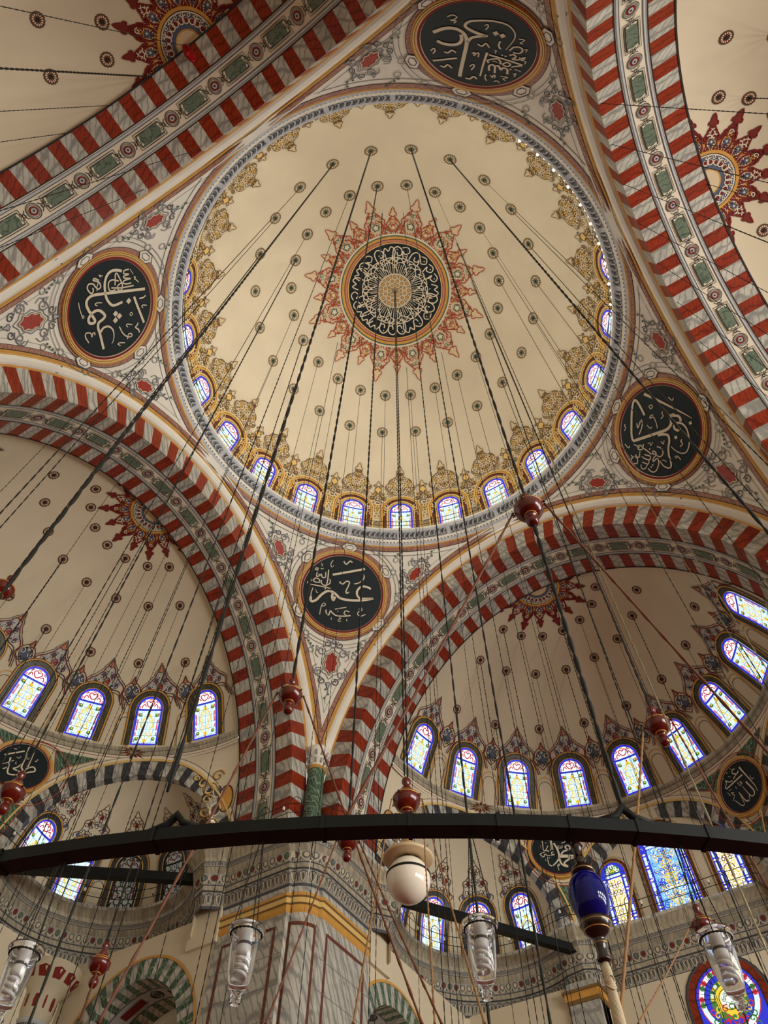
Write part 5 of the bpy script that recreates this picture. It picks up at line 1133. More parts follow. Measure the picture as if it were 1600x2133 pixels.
for k in range(40):
    a = 2 * PI * k / 40
    mb.tube([(K[0] + .7 * math.cos(a), K[1] + .7 * math.sin(a), -26.12), (K[0] + .6 * math.cos(a), K[1] + .6 * math.sin(a), -26.75)], .035, 'grey_dark', n=4)
struct(mb.build('column'), 'flared corbel capital with dark red inlays, low in the corner at the left', 'column')
mb = MB()
mb.box(27.3, 28.6, 5.0, 6.6, -38, -22.9, 'grey_marble'); mb.box(27.15, 28.6, 4.85, 6.75, -23.75, -23.3, 'gold'); mb.box(27.05, 28.6, 4.75, 6.85, -23.42, -23.3, 'gold_dark'); mb.box(27.22, 28.6, 4.92, 6.68, -23.9, -23.75, 'gold_dark')
struct(mb.build('pillar'), 'grey marble pilaster with a gold band behind the long pale tassel', 'pillar')
mb = MB()
mb.box(5.0, 6.6, 27.3, 28.6, -38, -22.9, 'grey_marble'); mb.box(4.85, 6.75, 27.15, 28.6, -23.75, -23.3, 'gold')
struct(mb.build('pillar'), 'grey marble pilaster at the far left of the lower wall', 'pillar')

for key, bay, azd, lab in (('M', 'LR', 30.7, 'black calligraphy roundel under the dark iron ring, just behind the blue egg pendant'),
                           ('A', 'LR', -30.7, 'black calligraphy roundel low at the right edge, above the blue and yellow windows'),
                           ('K', 'LL', -27.0, 'black calligraphy roundel at the left edge with a mahogany spindle hanging before it')):
    a = R_(azd)
    if bay == 'LR': C = (18.1 + 11.42 * math.cos(a), 11.42 * math.sin(a), -15.3); n = (-math.cos(a), -math.sin(a), 0)
    else:
        p = Rz(90) @ np.array([18.1 + 11.42 * math.cos(a), 11.42 * math.sin(a), 0]); C = (p[0], p[1], -15.2); q = Rz(90) @ np.array([-math.cos(a), -math.sin(a), 0]); n = tuple(q)
    roundel(key, C, n, 1.42, lab, 'calligraphy roundels of the lower walls', fw=1.2)

# ------------------------------------------------------------------ 8. stained glass windows
def arch_poly(w, h, n=10, inset=0.0, v0=0.0):
    r = w / 2 - inset; top = h - w / 2
    return [(-r, v0 + inset)] + [(-r, top)] + [(r * math.cos(t), top + r * math.sin(t)) for t in np.linspace(PI, 0, n)[1:-1]] + [(r, top), (r, v0 + inset)]
WIN_N = [0]
def glass_std(mb, ml, mp, w, h, lit=True):
    top = h - w / 2
    pal = ('pane_sky', 'pane_white', 'pane_blue', 'pane_red', 'pane_yellow', 'pane_green', 'pane_pink')
    if not lit: pal = ('pane_dim', 'pane_dim', 'window_lead', 'crimson', 'pane_dim', 'pane_dim', 'window_lead')
    sky, wht, blu, red, yel, grn, pnk = pal
    def cols(v): 
        r = w / 2
        return r if v <= top else math.sqrt(max(0, r * r - (v - top) ** 2))
    vs = np.concatenate([np.linspace(0, top, 6), top + (w / 2) * np.sin(np.linspace(0, PI / 2, 7))[1:]])
    mb.band([(v, cols(v)) for v in vs], 0, 0, mp, .04, sky, n=40, nu=3)
    mb.band([(v, cols(v) * .98) for v in np.linspace(top + .02, h - .02, 7)], 0, 0, mp, .046, wht, n=12, nu=2)
    e = .045 * w
    mb.ribbon(arch_poly(w, h, inset=e * .8), e * 1.9, mp, .055, blu, closed=True, curve=False)
    p = dens(np.array(arch_poly(w, h, inset=e * 2.5)), .2)
    for a, b_ in zip(p[::2][:-1], p[1::2]): mb.ribbon([a, b_], e * 1.1, mp, .058, pnk if lit else 'window_lead', curve=False)
    mb.ribbon([(-w / 2 + e, top - .02), (w / 2 - e, top - .02)], e * 1.6, mp, .06, blu, curve=False)
    # red heart in the lunette
    sym(mb, [(0, top + .09 * w), (.1 * w, top + .16 * w), (.15 * w, top + .27 * w), (.08 * w, top + .33 * w), (0, top + .27 * w)], .035 * w + .01, mp, .062, red)
    sym(mb, [(.15 * w, top + .12 * w), (.22 * w, top + .2 * w), (.28 * w, top + .14 * w), (.3 * w, top + .05 * w)], .035 * w + .01, mp, .062, red)
    mb.disc(0, top + .4 * w, .03 * w, mp, .062, yel, n=6)
    for s in (-1, 1):
        for v in (.13 * h, top - .11 * h):
            mb.disc(s * .31 * w, v, .075 * w, mp, .06, grn, n=7); mb.disc(s * .31 * w + .02, v + .03, .035 * w, mp, .063, yel, n=5)
        mb.ribbon([(s * .37 * w, .3 * h), (s * .37 * w, .52 * h)], .05 * w, mp, .06, pnk if lit else red, curve=False)
        for y0, q in ((.2, 1), (.36, -1), (.5, 1)):
            mb.ribbon(spiral(s * .14 * w, (y0 + .03) * h, .11 * w, PI / 2, s * q * 1.1), .028 * w + .008, mp, .061, yel)
        mb.ribbon([(s * .03 * w, .12 * h), (s * .2 * w, .2 * h), (s * .12 * w, .33 * h), (s * .24 * w, .42 * h), (s * .1 * w, .56 * h), (s * .02 * w, .6 * h)], .024 * w + .006, mp, .062, yel)
    mb.disc(0, .62 * h, .09 * w, mp, .062, yel, n=8, ry=.06 * w); mb.disc(0, .1 * h, .09 * w, mp, .062, yel, n=8, ry=.06 * w)
    mb.disc(0, top - .06 * h, .035 * w, mp, .063, red, n=6); mb.disc(0, .045 * h, .035 * w, mp, .063, red, n=6)
    for u in (-.25 * w, 0, .25 * w): ml.ribbon([(u, 0), (u, top)], .016, mp, .07, 'window_lead', curve=False)
    for v in np.linspace(.06 * h, top, 6): ml.ribbon([(-w / 2, v), (w / 2, v)], .016, mp, .07, 'window_lead', curve=False)
    for a in (PI * .3, PI * .5, PI * .7): ml.ribbon([(.12 * w * math.cos(a), top + .12 * w * math.sin(a)), (.48 * w * math.cos(a), top + .48 * w * math.sin(a))], .014, mp, .07, 'window_lead', curve=False)
    if not lit:
        for v in np.arange(.08 * h, top, .3):
            for u in ((-.3, 0, .3) if int(v * 10) % 2 else (-.16, .16)):
                ml.ring(u * w, v, .12 * w, .05, mp, .075, 'window_lead', n=10, ry=.14 * w)
        ml.ribbon(arch_poly(w, h, inset=.05), .12, mp, .075, 'window_lead', closed=True, curve=False)
def glass_qibla(mb, ml, mp, w, h, center):
    top = h - w / 2
    r = w / 2
    vs = np.concatenate([np.linspace(0, top, 6), top + r * np.sin(np.linspace(0, PI / 2, 7))[1:]])
    cw = lambda v: r if v <= top else math.sqrt(max(0, r * r - (v - top) ** 2))
    mb.band([(v, cw(v)) for v in vs], 0, 0, mp, .04, 'pane_blue', n=40, nu=3)
    g = .17 * w if not center else .13 * w
    for s in (-1, 1):                                             # pale border strips with knots
        for v0 in np.arange(.1, top - .3, .78):
            mb.fill([(s * (r - g * .75), v0), (s * (r - g * .25), v0), (s * (r - g * .25), v0 + .5), (s * (r - g * .75), v0 + .5)], mp, .05, 'pane_sky')
            mb.disc(s * (r - g * .5), v0 + .64, .07, mp, .052, 'pane_white', n=6)
            for q in (-1, 1): mb.disc(s * (r - g * .5) + q * .08, v0 + .64, .035, mp, .053, 'pane_yellow', n=5)
    iw = r - g * 1.15
    mb.fill([(-iw, .3), (iw, .3), (iw, top - .25), (-iw, top - .25)], mp, .05, 'pane_lightblue' if center else 'pane_white')
    mb.band([(v, max(.02, cw(v) - g)) for v in np.linspace(top + .05, h - g * .9, 8)], 0, 0, mp, .05, 'pane_white' if center else 'pane_green', n=10, nu=2)
    mb.fill([(-iw, .06), (iw, .06), (iw, .2), (-iw, .2)], mp, .052, 'pane_sky'); mb.fill([(-iw, top - .16), (iw, top - .16), (iw, top - .02), (-iw, top - .02)], mp, .052, 'pane_sky')
    hw = lambda v: np.interp(v, [0, 10], [iw, iw])
    lace(mb, mp, hw, .32, top - .28, .26 if center else .22, ['pane_yellow', 'pane_blue', 'pane_yellow', 'pane_lightblue'] if center else ['pane_yellow', 'pane_yellow', 'gold'], .045, .058, seed=31, clip=.95)
    if center:
        lace(mb, mp, hw, .3, top - .3, .34, ['pane_white', 'pane_blue', 'pane_sky'], .05, .055, seed=5, clip=.95)
        for v in (.9, 2.0, 2.9): sym(mb, [(0, v - .4), (.25, v - .1), (.3, v + .15), (.1, v + .35), (0, v + .45)], .06, mp, .06, 'pane_yellow')
    lace(mb, mp, lambda v: max(.05, cw(v) - g), top + .1, h - .2, .2, ['pane_yellow', 'pane_green', 'pane_white'], .045, .058, seed=2, clip=.9)
    rnd = random.Random(9)
    for k in range(int(34 * w)):
        u, v = rnd.uniform(-r * .95, r * .95), rnd.uniform(.05, top); mb.disc(u, v, .026, mp, .064, 'pane_white' if k % 2 else 'pane_yellow', n=5)
    for u in (-iw, 0, iw): ml.ribbon([(u, 0), (u, top)], .02, mp, .07, 'window_lead', curve=False)
    for v in np.linspace(.25, top, 6): ml.ribbon([(-r, v), (r, v)], .018, mp, .07, 'window_lead', curve=False)
def glass_round(mb, ml, mp, w, h):
    top = h - w / 2; r = w / 2
    vs = np.concatenate([np.linspace(0, top, 6), top + r * np.sin(np.linspace(0, PI / 2, 7))[1:]])
    cw = lambda v: r if v <= top else math.sqrt(max(0, r * r - (v - top) ** 2))
    mb.band([(v, cw(v)) for v in vs], 0, 0, mp, .04, 'pane_blue', n=40, nu=3)
    for q, m, o in ((.93, 'pane_red', .045), (.9, 'pane_sky', .05), (.74, 'pane_blue', .055), (.58, 'pane_green', .06), (.42, 'pane_yellow', .062), (.26, 'pane_white', .065)):
        mb.disc(0, top, r * q, mp, o, m, n=24)
    for k in range(17):
        a = PI * k / 16
        mb.disc(r * .82 * math.cos(a), top + r * .82 * math.sin(a), .09 * r, mp, .068, ('pane_red', 'pane_green', 'pane_white')[k % 3], n=6)
        mb.disc(r * .5 * math.cos(a), top + r * .5 * math.sin(a), .06 * r, mp, .068, ('pane_yellow', 'pane_green', 'pane_white')[k % 3], n=6)
        ml.ribbon([(r * .4 * math.cos(a), top + r * .4 * math.sin(a)), (r * math.cos(a), top + r * math.sin(a))], .025, mp, .075, 'window_lead', curve=False)
    for k in range(10): mb.ribbon(spiral(.15 * r * math.cos(k), top + .15 * r * math.sin(k), .08 * r, k, 1.1), .03, mp, .07, 'pane_green')
    lace(mb, mp, lambda v: r * .8, .2, top - .2, .3, ['pane_yellow', 'pane_white', 'pane_green', 'pane_red'], .06, .07, seed=3)
    ml.ring(0, top, r * .74, .03, mp, .075, 'window_lead', n=30); ml.ring(0, top, r * .3, .03, mp, .075, 'window_lead', n=20)
def window(mp, w, h, label, style='std', lit=True, frame=None):
    """frame: list of (outer inset, width, material) bands outside the glass"""
    WIN_N[0] += 1
    base = mp(np.array(0.0), np.array(0.0), 0.0)
    root = empty('window_%d' % WIN_N[0], base)
    struct(root, label, 'window')
    mb, ml, mf = MB(), MB(), MB()
    if style == 'std': glass_std(mb, ml, mp, w, h, lit)
    elif style == 'round': glass_round(mb, ml, mp, w, h)
    else: glass_qibla(mb, ml, mp, w, h, style == 'center')
    for d, wd, m in frame:
        e = -(d + wd / 2)
        mf.ribbon(arch_poly(w, h, n=13, inset=e)[1:-1] if False else [(-(w / 2 - e), 0.0)] + arch_poly(w, h, n=13, inset=e)[1:-1] + [(w / 2 - e, 0.0)], wd, mp, .05 + (.05 if m in ('gold', 'gold_pale') else 0.0), m, curve=False)
    mf.ribbon([(-w / 2 - .1, -.06), (w / 2 + .1, -.06)], .14, mp, .06, 'cream_light', curve=False)
    g = mb.build('stained_glass', parent=root, origin=base); mf.build('painted_frame', parent=root, origin=base); ml.build('lead_bars', parent=root, origin=base)
    return root
FR_DOME = [(0, .06, 'gold_pale'), (.06, .05, 'brown'), (.11, .12, 'gold_pale'), (.23, .2, 'brown_marble'), (.43, .05, 'ink'), (.48, .12, 'gold'), (.6, .05, 'gold_dark'), (.65, .1, 'gold_pale')]
FR_SEMI = [(0, .05, 'gold'), (.05, .04, 'ink'), (.09, .24, 'slate_green'), (.33, .04, 'ink'), (.37, .09, 'gold'), (.46, .04, 'brown')]
FR_EX = [(0, .06, 'gold_pale'), (.06, .03, 'brown'), (.09, .22, 'slate_marble'), (.31, .03, 'ink'), (.34, .07, 'gold'), (.41, .03, 'brown')]
FR_Q = [(0, .05, 'gold'), (.05, .16, 'brown_marble'), (.21, .05, 'gold'), (.26, .06, 'cream_light'), (.32, .03, 'brown')]
marble('slate_green', (92, 92, 72), (52, 54, 44), 1.8, 9, .2)
k_ = 0
for k in range(-5, 10):
    k_ += 1
    nm = {2: 'stained glass window at the foot of the main dome, straight above the white globe lamp and its chain'}.get(k,
         'arched stained glass window at the foot of the main dome, %s of that ring counted from the right end' % ORD[k + 5])
    window(DOME.map(R_(15 * k), DOME.tz(1.15)), 1.72, 3.65, nm, frame=FR_DOME)
    if k < 9:                                                    # painted pilaster panel between two windows
        pass
mb = MB()
for k in range(-6, 10):
    mp = DOME.map(R_(15 * k + 7.5), DOME.tz(1.0))
    mb.fill([(-.32, 0), (.32, 0), (.32, 1.6), (0, 1.9), (-.32, 1.6)], mp, .03, 'olive'); mb.ribbon([(-.32, 0), (.32, 0), (.32, 1.6), (0, 1.9), (-.32, 1.6)], .06, mp, .05, 'grey_dark', closed=True, curve=False)
    mb.ribbon([(-.5, 0), (-.5, 2.2)], .1, mp, .05, 'gold', curve=False); mb.ribbon([(.5, 0), (.5, 2.2)], .1, mp, .05, 'gold', curve=False)
mb.build('painted_pilasters', parent=dome)
for key, nm in (('LR', 'the shaded half dome'), ('LL', 'the pale half dome')):
    idx = 0
    for k in (range(4, -5, -1) if key == 'LR' else range(4, -1, -1)):
        idx += 1
        azd = 20 * k
        if key == 'LL': azd -= 2.5
        mp = rotmap(SE.map(R_(azd), SE.tz(-12.2)), BAYS[key])
        if key == 'LL': mp = mirmap(mp)
        window(mp, 1.66, 3.05, 'stained glass window with a blue border under %s, %s in its row counted from the pier' % (nm, ORD[idx - 1]), frame=FR_SEMI)
for key, offs, nm, unlit in (('LR', OFF_R, 'behind the white globe lamp', ()), ('LL', OFF_L, 'left of the pier', (-6, 27, 62))):
    for i, q in enumerate(offs):
        mp = rotmap(EX.map(R_(60 + q), EX.tz(-20.15)), BAYS[key])
        if key == 'LL': mp = mirmap(mp)
        lit = q not in unlit
        window(mp, 1.5, 3.35, '%s window of the exedra %s, %s in its curve counted from the pier' % ('stained glass' if lit else 'dark unlit', nm, ORD[i]), lit=lit, frame=FR_EX)
QM = lambda y0, z0: flat((29.55, y0, z0), (-1, 0, 0), (0, -1, 0), (0, 0, 1))
window(QM(3.15, -20.1), 1.5, 4.1, 'narrow blue and yellow window beside the blue egg pendant', style='side', frame=FR_Q)
window(QM(-.05, -20.1), 2.5, 5.55, 'widest blue and yellow window, in the middle of the flat wall', style='center', frame=FR_Q)
window(QM(-3.3, -20.1), 1.5, 4.1, 'narrow blue and yellow window near the right edge of the view', style='side', frame=FR_Q)
window(flat((29.3, -.75, -27.2), (-1, 0, 0), (0, -1, 0), (0, 0, 1)), 3.1, 4.2, 'round headed window with green and yellow rings, in the lowest corner at the right', style='round',
       frame=[(0, .05, 'ink'), (.05, .32, 'red_marble'), (.37, .1, 'grey_dark'), (.47, .04, 'ink')])

# ------------------------------------------------------------------ 9. beams, railings, bulbs
def beam(p0, p1, s, label):
    p0 = np.array(p0); p1 = np.array(p1); d = (p1 - p0) / np.linalg.norm(p1 - p0); u = np.cross(d, [0, 0, 1]); u /= np.linalg.norm(u); v = np.cross(u, d)
    mb = MB(); P = [[p + s * (a * u + b_ * v) for a, b_ in ((-.5, -.5), (.5, -.5), (.5, .5), (-.5, .5))] for p in (p0, p1)]
    mb.grid(P, 'beam_paint', closed_v=True); mb.add(P[0], [[0, 1, 2, 3]], 'beam_paint'); mb.add(P[1], [[3, 2, 1, 0]], 'beam_paint')
    return struct(mb.build('beam'), label, 'tie beam')
beam((12.45, 19.3, -20.95), (5.3, 28.2, -21.1), .42, 'dark tie beam across the exedra left of the pier')
beam((18.6, 12.3, -20.8), (28.4, 5.3, -21.2), .42, 'dark tie beam across the exedra behind the white globe lamp')
def railing(key, label):
    A = BAYS[key]; tr = lambda P: np.asarray(P) @ A.T
    p = EASTPATH; n = path_norm(p)
    if (n[3] @ np.array([-1, -1.0])) < 0: n = -n
    q = np.column_stack([p + n * .9, np.full(len(p), -20.2)])
    q = np.vstack([q[1:12:2], q[13:-12:1], q[-12:]])
    root = tag(empty('railing', tr(q[0])), label, 'railing')
    o3 = tr(q[0])
    mb = MB()
    for z in (.5, 1.0): mb.tube(tr(q + [0, 0, z]), .022, 'iron', n=4)
    mb.build('wire', parent=root, origin=o3)
    s = np.concatenate([[0], np.cumsum(np.linalg.norm(np.diff(q, axis=0), axis=1))])
    k = 0
    for t in np.arange(.6, s[-1], 1.9):
        b_ = tr(np.array([np.interp(t, s, q[:, i]) for i in range(3)])); up = np.array([0, 0, 1.0])
        d = tr(np.array([np.interp(min(t + .2, s[-1]), s, q[:, i]) for i in range(3)])) - b_; d /= max(np.linalg.norm(d), 1e-6)
        mb = MB(); mb.tube([b_, b_ + up * 1.1], .025, 'iron', n=4)
        arc = [b_ + up * 1.1, b_ + up * 1.3 + d * .1, b_ + up * 1.42 + d * .32, b_ + up * 1.3 + d * .55, b_ + up * 1.1 + d * .6]
        mb.tube(arc, .02, 'iron', n=4)
        mb.build('post', parent=root, origin=o3)
        mb = MB(); c_ = b_ + up * .62 + d * .9
        mb.tube([c_, c_ + up * .1], .03, 'iron', n=5); mb.lathe([(0, .1), (.06, .13), (.075, .2), (.045, .3), (0, .33)], c_, 'opal', n=8)
        mb.build('lamp_bulb', parent=root, origin=o3); k += 1
    return root
railing('LR', 'thin wire railing with small bulbs along the walkway right of the pier')
railing('LL', 'thin wire railing with small bulbs along the walkway left of the pier')
root = tag(empty('railing', (13.05, 0, .3)), 'thin iron railing running round the ring cornice under the main dome', 'railing')
o3 = np.array((13.05, 0, .3))
mb = MB(); a = np.linspace(0, 2 * PI, 49)[:-1]
for z in (.75, 1.25): mb.tube(np.stack([13.12 * np.cos(a), 13.12 * np.sin(a), 0 * a + z], -1), .022, 'iron', n=4, closed=True)
mb.build('wire', parent=root, origin=o3)
for k in range(24):
    mb = MB()
    for q in (-.035, .035):
        t = R_(15 * k + 7.5) + q
        c_ = np.array([13.12 * math.cos(t), 13.12 * math.sin(t), .3]); out = np.array([math.cos(t), math.sin(t), 0])
        mb.tube([c_, c_ + [0, 0, 1.3]], .03, 'iron', n=4)
        mb.tube([c_ + [0, 0, 1.3], c_ + out * .25 + [0, 0, 1.5], c_ + out * .6 + [0, 0, 1.35]], .025, 'iron', n=4)
    mb.build('post', parent=root, origin=o3)
mb = MB(); mb.lathe([(0, 0), (.05, .02), (.085, .1), (.07, .19), (.03, .24), (.03, .3), (0, .3)], (0, 0, 0), 'lit_bulb', n=8)
bulb = mb.build('light_bulb', origin=(0, 0, 0))
tag(bulb, 'glowing white bulb on the ring cornice of the main dome, upper right stretch', 'light bulb', 'glowing bulbs along the ring cornice')
for i, azd in enumerate(np.linspace(-118, -66, 30)):
    b_ = bulb if i == 0 else dup(bulb)
    rr = 13.0 + (.06 if i % 3 else -.04)
    b_.location = (rr * math.cos(R_(azd)), rr * math.sin(R_(azd)), .22 + ZO)

# ------------------------------------------------------------------ 10. chains and wires
def chain(x, y, z0, z1, r0, r1, mt, label, group, x1=None, y1=None, sp=.34, name='chain'):
    x1 = x if x1 is None else x1; y1 = y if y1 is None else y1
    L = z0 - z1
    n = max(2, int(L / sp))
    t = np.linspace(0, 1, n * 4 + 1)
    R = r0 + (r1 - r0) * t
    prof = np.tile([.45, .9, 1.0, .9], n + 1)[:len(t)]
    P = np.stack([x + (x1 - x) * t, y + (y1 - y) * t, z0 - L * t], -1)
    mb = MB(); mb.tube(P, R * prof, mt, n=5)
    o = mb.build(name, origin=(x, y, z0))
    return tag(o, label, 'chain' if name == 'chain' else 'wire', group)
def cw(k): return ORD[(k - 14) % 24]
# where the spindles hang (the ropes pull the chains slightly out of plumb)
HANG = {(14, 10.2): (-8.10, -6.15), (13, 7.87): (-7.32, -2.79), (13, 5.9): (-5.35, -2.29), (17, 5.9): (-.81, -5.73), (6, 7.87): (-.76, 7.69), (9, 7.87): (-6.03, 4.77), (9, 10.2): (-8.02, 6.03), (21, 7.87): (5.85, -4.25), (0, 0.0): (0.0, 0.0)}
GO = 'chains of the outer rosette ring'
THICK = {12: (.05, .022), 13: (.055, .017), 14: (.055, .017), 15: (.05, .02), 5: (.035, .02), 9: (.045, .024), 18: (.028, .016), 22: (.03, .016)}
NOCH = {8, 21}
for k in range(24):
    if k in NOCH: continue
    a = R_(7.5 + 15 * k); r = 10.2
    z1 = {13: -39.75, 14: -36.35, 9: -28.7}.get(k, -40.6)
    ex, ey = HANG.get((k, r), (None, None))
    w = THICK.get(k, (.022, .014))
    lab = '%s iron chain from the dome\'s outer rosettes, %s clockwise from the top' % ('thick' if w[0] > .03 else 'thin', cw(k))
    chain(r * math.cos(a), r * math.sin(a), 10.25, z1, w[0], w[1], 'chain_iron' if k not in (16, 20) else 'chain_bright', lab, GO, x1=ex, y1=ey, sp=.42 if w[0] > .04 else .3)
    if k in (14, 9):
        hx, hy = (10.0 * math.cos(a), 10.0 * math.sin(a)) if k == 14 else (-9.6, 7.2)
        chain(ex, ey, z1 - 1.98 * {14: .28, 9: .52}[k] + .02, -39.75, w[1] * 1.3, w[1], 'chain_iron', 'thick iron chain below the %s' % ('largest spindle, hooked to the iron ring' if k == 14 else 'spindle cut by the left edge'), 'chains below the spindles', x1=hx, y1=hy, sp=.2)
GI = 'chains of the inner rosette ring'
IN_END = {13: -36.35, 6: -33.35, 9: -33.5, 21: -32.8}
for k in (0, 1, 3, 4, 5, 6, 7, 9, 10, 12, 13, 14, 15, 17, 18, 19, 21, 22, 23, 2):
    a = R_(7.5 + 15 * k); r = 7.87
    w = (.045, .022) if k in (13, 6, 9, 21) else (.02, .013)
    ex, ey = HANG.get((k, r), (None, None))
    lab = '%s iron chain from the dome\'s inner rosettes, %s clockwise from the top' % ('thick' if w[0] > .04 else 'thin', cw(k))
    chain(r * math.cos(a), r * math.sin(a), 12.4, IN_END.get(k, -40.4), w[0], w[1], 'chain_iron' if k not in (15, 17) else 'chain_bright', lab, GI, x1=ex, y1=ey, sp=.4 if w[0] > .04 else .3)
GS = 'chains of the sunburst border'
for k in (1, 5, 13, 14, 17, 19, 23):
    a = R_(7.5 + 15 * k); r = 5.9
    zt = 14.72 * math.sqrt(1 - (r / 14.4) ** 2)
    z1 = {13: -36.85, 17: -32.9}.get(k, -40.2)
    chain(r * math.cos(a), r * math.sin(a), zt, z1, .022 if k not in (13, 17) else .04, .015 if k not in (13, 17) else .02, 'chain_iron', 'iron chain from the dome\'s central sunburst, %s ray clockwise from the top' % cw(k), GS, x1=HANG.get((k, r), (None, None))[0], y1=HANG.get((k, r), (None, None))[1])
for i, dx in enumerate((-.07, .07)):
    chain(dx, 0, 14.65, -31.5, .04, .026, 'chain_iron', 'heavy double chain hanging from the exact centre of the main dome', 'centre chains of the main dome', sp=.4)
GH = {'LL': ('pale half dome', 'chains of the pale half dome'), 'LR': ('shaded half dome', 'chains of the shaded half dome'),
      'UL': ('upper left half dome', 'chains of the upper left half dome'), 'UR': ('upper right half dome', 'chains of the upper right half dome')}
ROWN = {6.05: 'middle', 8.8: 'lower', 3.72: 'upper'}
for key, rows in (('LL', ((6.05, (-10, 10, 30, 50, 70)), (8.8, (-10, 10, 30, 50, 70)), (3.72, (22, 45, 67)))), ('LR', ((6.05, (70, 50, 30, 10, -10, -30, -50)), (8.8, (70, 50, 30, 10, -10, -30, -50)), (3.72, (67, 45, 22, 0, -22)))),
                  ('UL', ((6.05, (50, 30, 10)), (3.72, (45, 0)))), ('UR', ((6.05, (-50, -30, -10)), (3.72, (-45, 0))))):
    A = BAYS[key]
    for rad, azl in rows:
        for i, azd in enumerate(azl):
            z = SE.c[2] + SE.b * math.sin(SE.tr(rad))
            p = A @ np.array([18.1 + rad * math.cos(R_(azd)), rad * math.sin(R_(azd)), z])
            tk = (i + int(rad)) % 3 == 0
            chain(p[0], p[1], z, -40.5, .03 if tk else .018, .02 if tk else .012, 'chain_iron', '%s chain, %s in the %s rosette row of the %s' % ('dark' if tk else 'fine dark', ORD[i], ROWN[rad], GH[key][0]), GH[key][1], sp=.34)
ARN = {'LL': 'striped arch left of the pier', 'LR': 'striped arch right of the pier', 'UL': 'striped arch at the upper left', 'UR': 'striped arch at the upper right'}
for key, d, ts in (('LL', 14.5, (20, 0, -20, -40)), ('LR', 14.5, (40, 20, 0, -20, 30)), ('UL', 18.0, (10, 0, -10, -20, -30)), ('UR', 14.5, (-30, -20, -10, 0, 10, 20, 30)), ('UL', 14.5, (-10, -25)), ('UR', 18.0, (0, 10, -10))):
    A = BAYS[key]
    for i, t in enumerate(ts):
        th = R_(t if key not in ('LL',) else t)
        p = A @ np.array([d, AS * math.sin(th), ZC + BS * math.cos(th) + .02])
        tk = (key == 'UL' and d > 15 and i == 2)
        chain(p[0], p[1], p[2], -40.5, .04 if tk else .018, .03 if tk else .012, 'chain_iron', '%s wire dropping from the %s edge of the %s' % (ORD[i], 'near' if d < 15 else 'far', ARN[key]), 'wires of the ' + ARN[key], sp=.34, name='hanging_wire')

# ------------------------------------------------------------------ 11. the big iron ring
root = tag(empty('chandelier_ring', (0, 0, -39.95)), 'huge dark iron chandelier ring arching across the lower part of the view', 'chandelier')
o3 = np.array((0, 0, -39.95))
mb = MB()
a = np.linspace(0, 2 * PI, 145)[:-1]
P = [[((r) * math.cos(q), r * math.sin(q), z) for r, z in ((9.94, -39.955), (10.06, -39.955), (10.06, -39.88), (9.94, -39.88))] for q in a]
mb.grid(P, 'beam_paint', closed_u=True, closed_v=True)
mb.build('ring_bar', parent=root, origin=o3)
for azd in (-170, -163.5, -158, -152.4, -149.6, -146.8, -144.5, -142.3, -140, -137):
    c_, s_ = math.cos(R_(azd)), math.sin(R_(azd))
    mb = MB(); da = .0012
    mb.grid([[(r * math.cos(R_(azd) + q), r * math.sin(R_(azd) + q), z) for r, z in ((9.933, -39.962), (10.067, -39.962), (10.067, -39.873), (9.933, -39.873))] for q in (-da, da)], 'iron', closed_v=True)
    mb.build('joint_strap', parent=root, origin=o3)
for azd in (202.5, 217.5):
    mb = MB(); x, y = 10.0 * math.cos(R_(azd)), 10.0 * math.sin(R_(azd)); tx, ty = -math.sin(R_(azd)), math.cos(R_(azd))
    mb.tube([(x - tx * .16, y - ty * .16, -39.86), (x - tx * .05, y - ty * .05, -39.82), (x, y, -39.76), (x + tx * .05, y + ty * .05, -39.82), (x + tx * .16, y + ty * .16, -39.86)], [.02, .024, .03, .024, .02], 'iron', n=6)
    mb.build('suspension_hook', parent=root, origin=o3)

# ------------------------------------------------------------------ 12. turned wooden spindles
def spindle_proto(name='wooden_spindle'):
    root = empty(name, (0, 0, 0))
    mb = MB(); mb.lathe([(.0, 1.62), (.1, 1.6), (.16, 1.52), (.17, 1.42), (.12, 1.32), (.1, 1.27), (.17, 1.18), (.26, 1.02), (.34, .92), (.37, .88)], (0, 0, 0), 'mahogany', n=24)
    mb.lathe([(.40, .86), (.48, .8), (.5, .7), (.48, .56), (.4, .4), (.28, .28), (.2, .24)], (0, 0, 0), 'mahogany', n=24)
    mb.build('turned_body', parent=root, origin=(0, 0, 0)).location = (0, 0, -1.62)
    for z, r in ((.87, .385), (.74, .502), (.245, .215)):
        mb = MB(); mb.lathe([(r - .03, -.025), (r, -.02), (r + .008, 0), (r, .02), (r - .03, .025)], (0, 0, z), 'gilt', n=24)
        mb.build('gilt_band', parent=root, origin=(0, 0, 0)).location = (0, 0, -1.62)
    mb = MB(); mb.lathe([(.2, .24), (.13, .16), (.11, .1), (.19, .02), (.22, -.1), (.2, -.22), (.12, -.33), (0, -.36)], (0, 0, 0), 'mahogany', n=20)
    mb.build('lower_knob', parent=root, origin=(0, 0, 0)).location = (0, 0, -1.62)
    mb = MB()
    for k in range(4):
        a = PI / 2 * k; mb.tube([(.5 * math.cos(a), .5 * math.sin(a), .72), (.58 * math.cos(a), .58 * math.sin(a), .73), (.6 * math.cos(a), .6 * math.sin(a), .66), (.52 * math.cos(a), .52 * math.sin(a), .64)], .02, 'iron', n=5)
    mb.build('eyelets', parent=root, origin=(0, 0, 0)).location = (0, 0, -1.62)
    return root
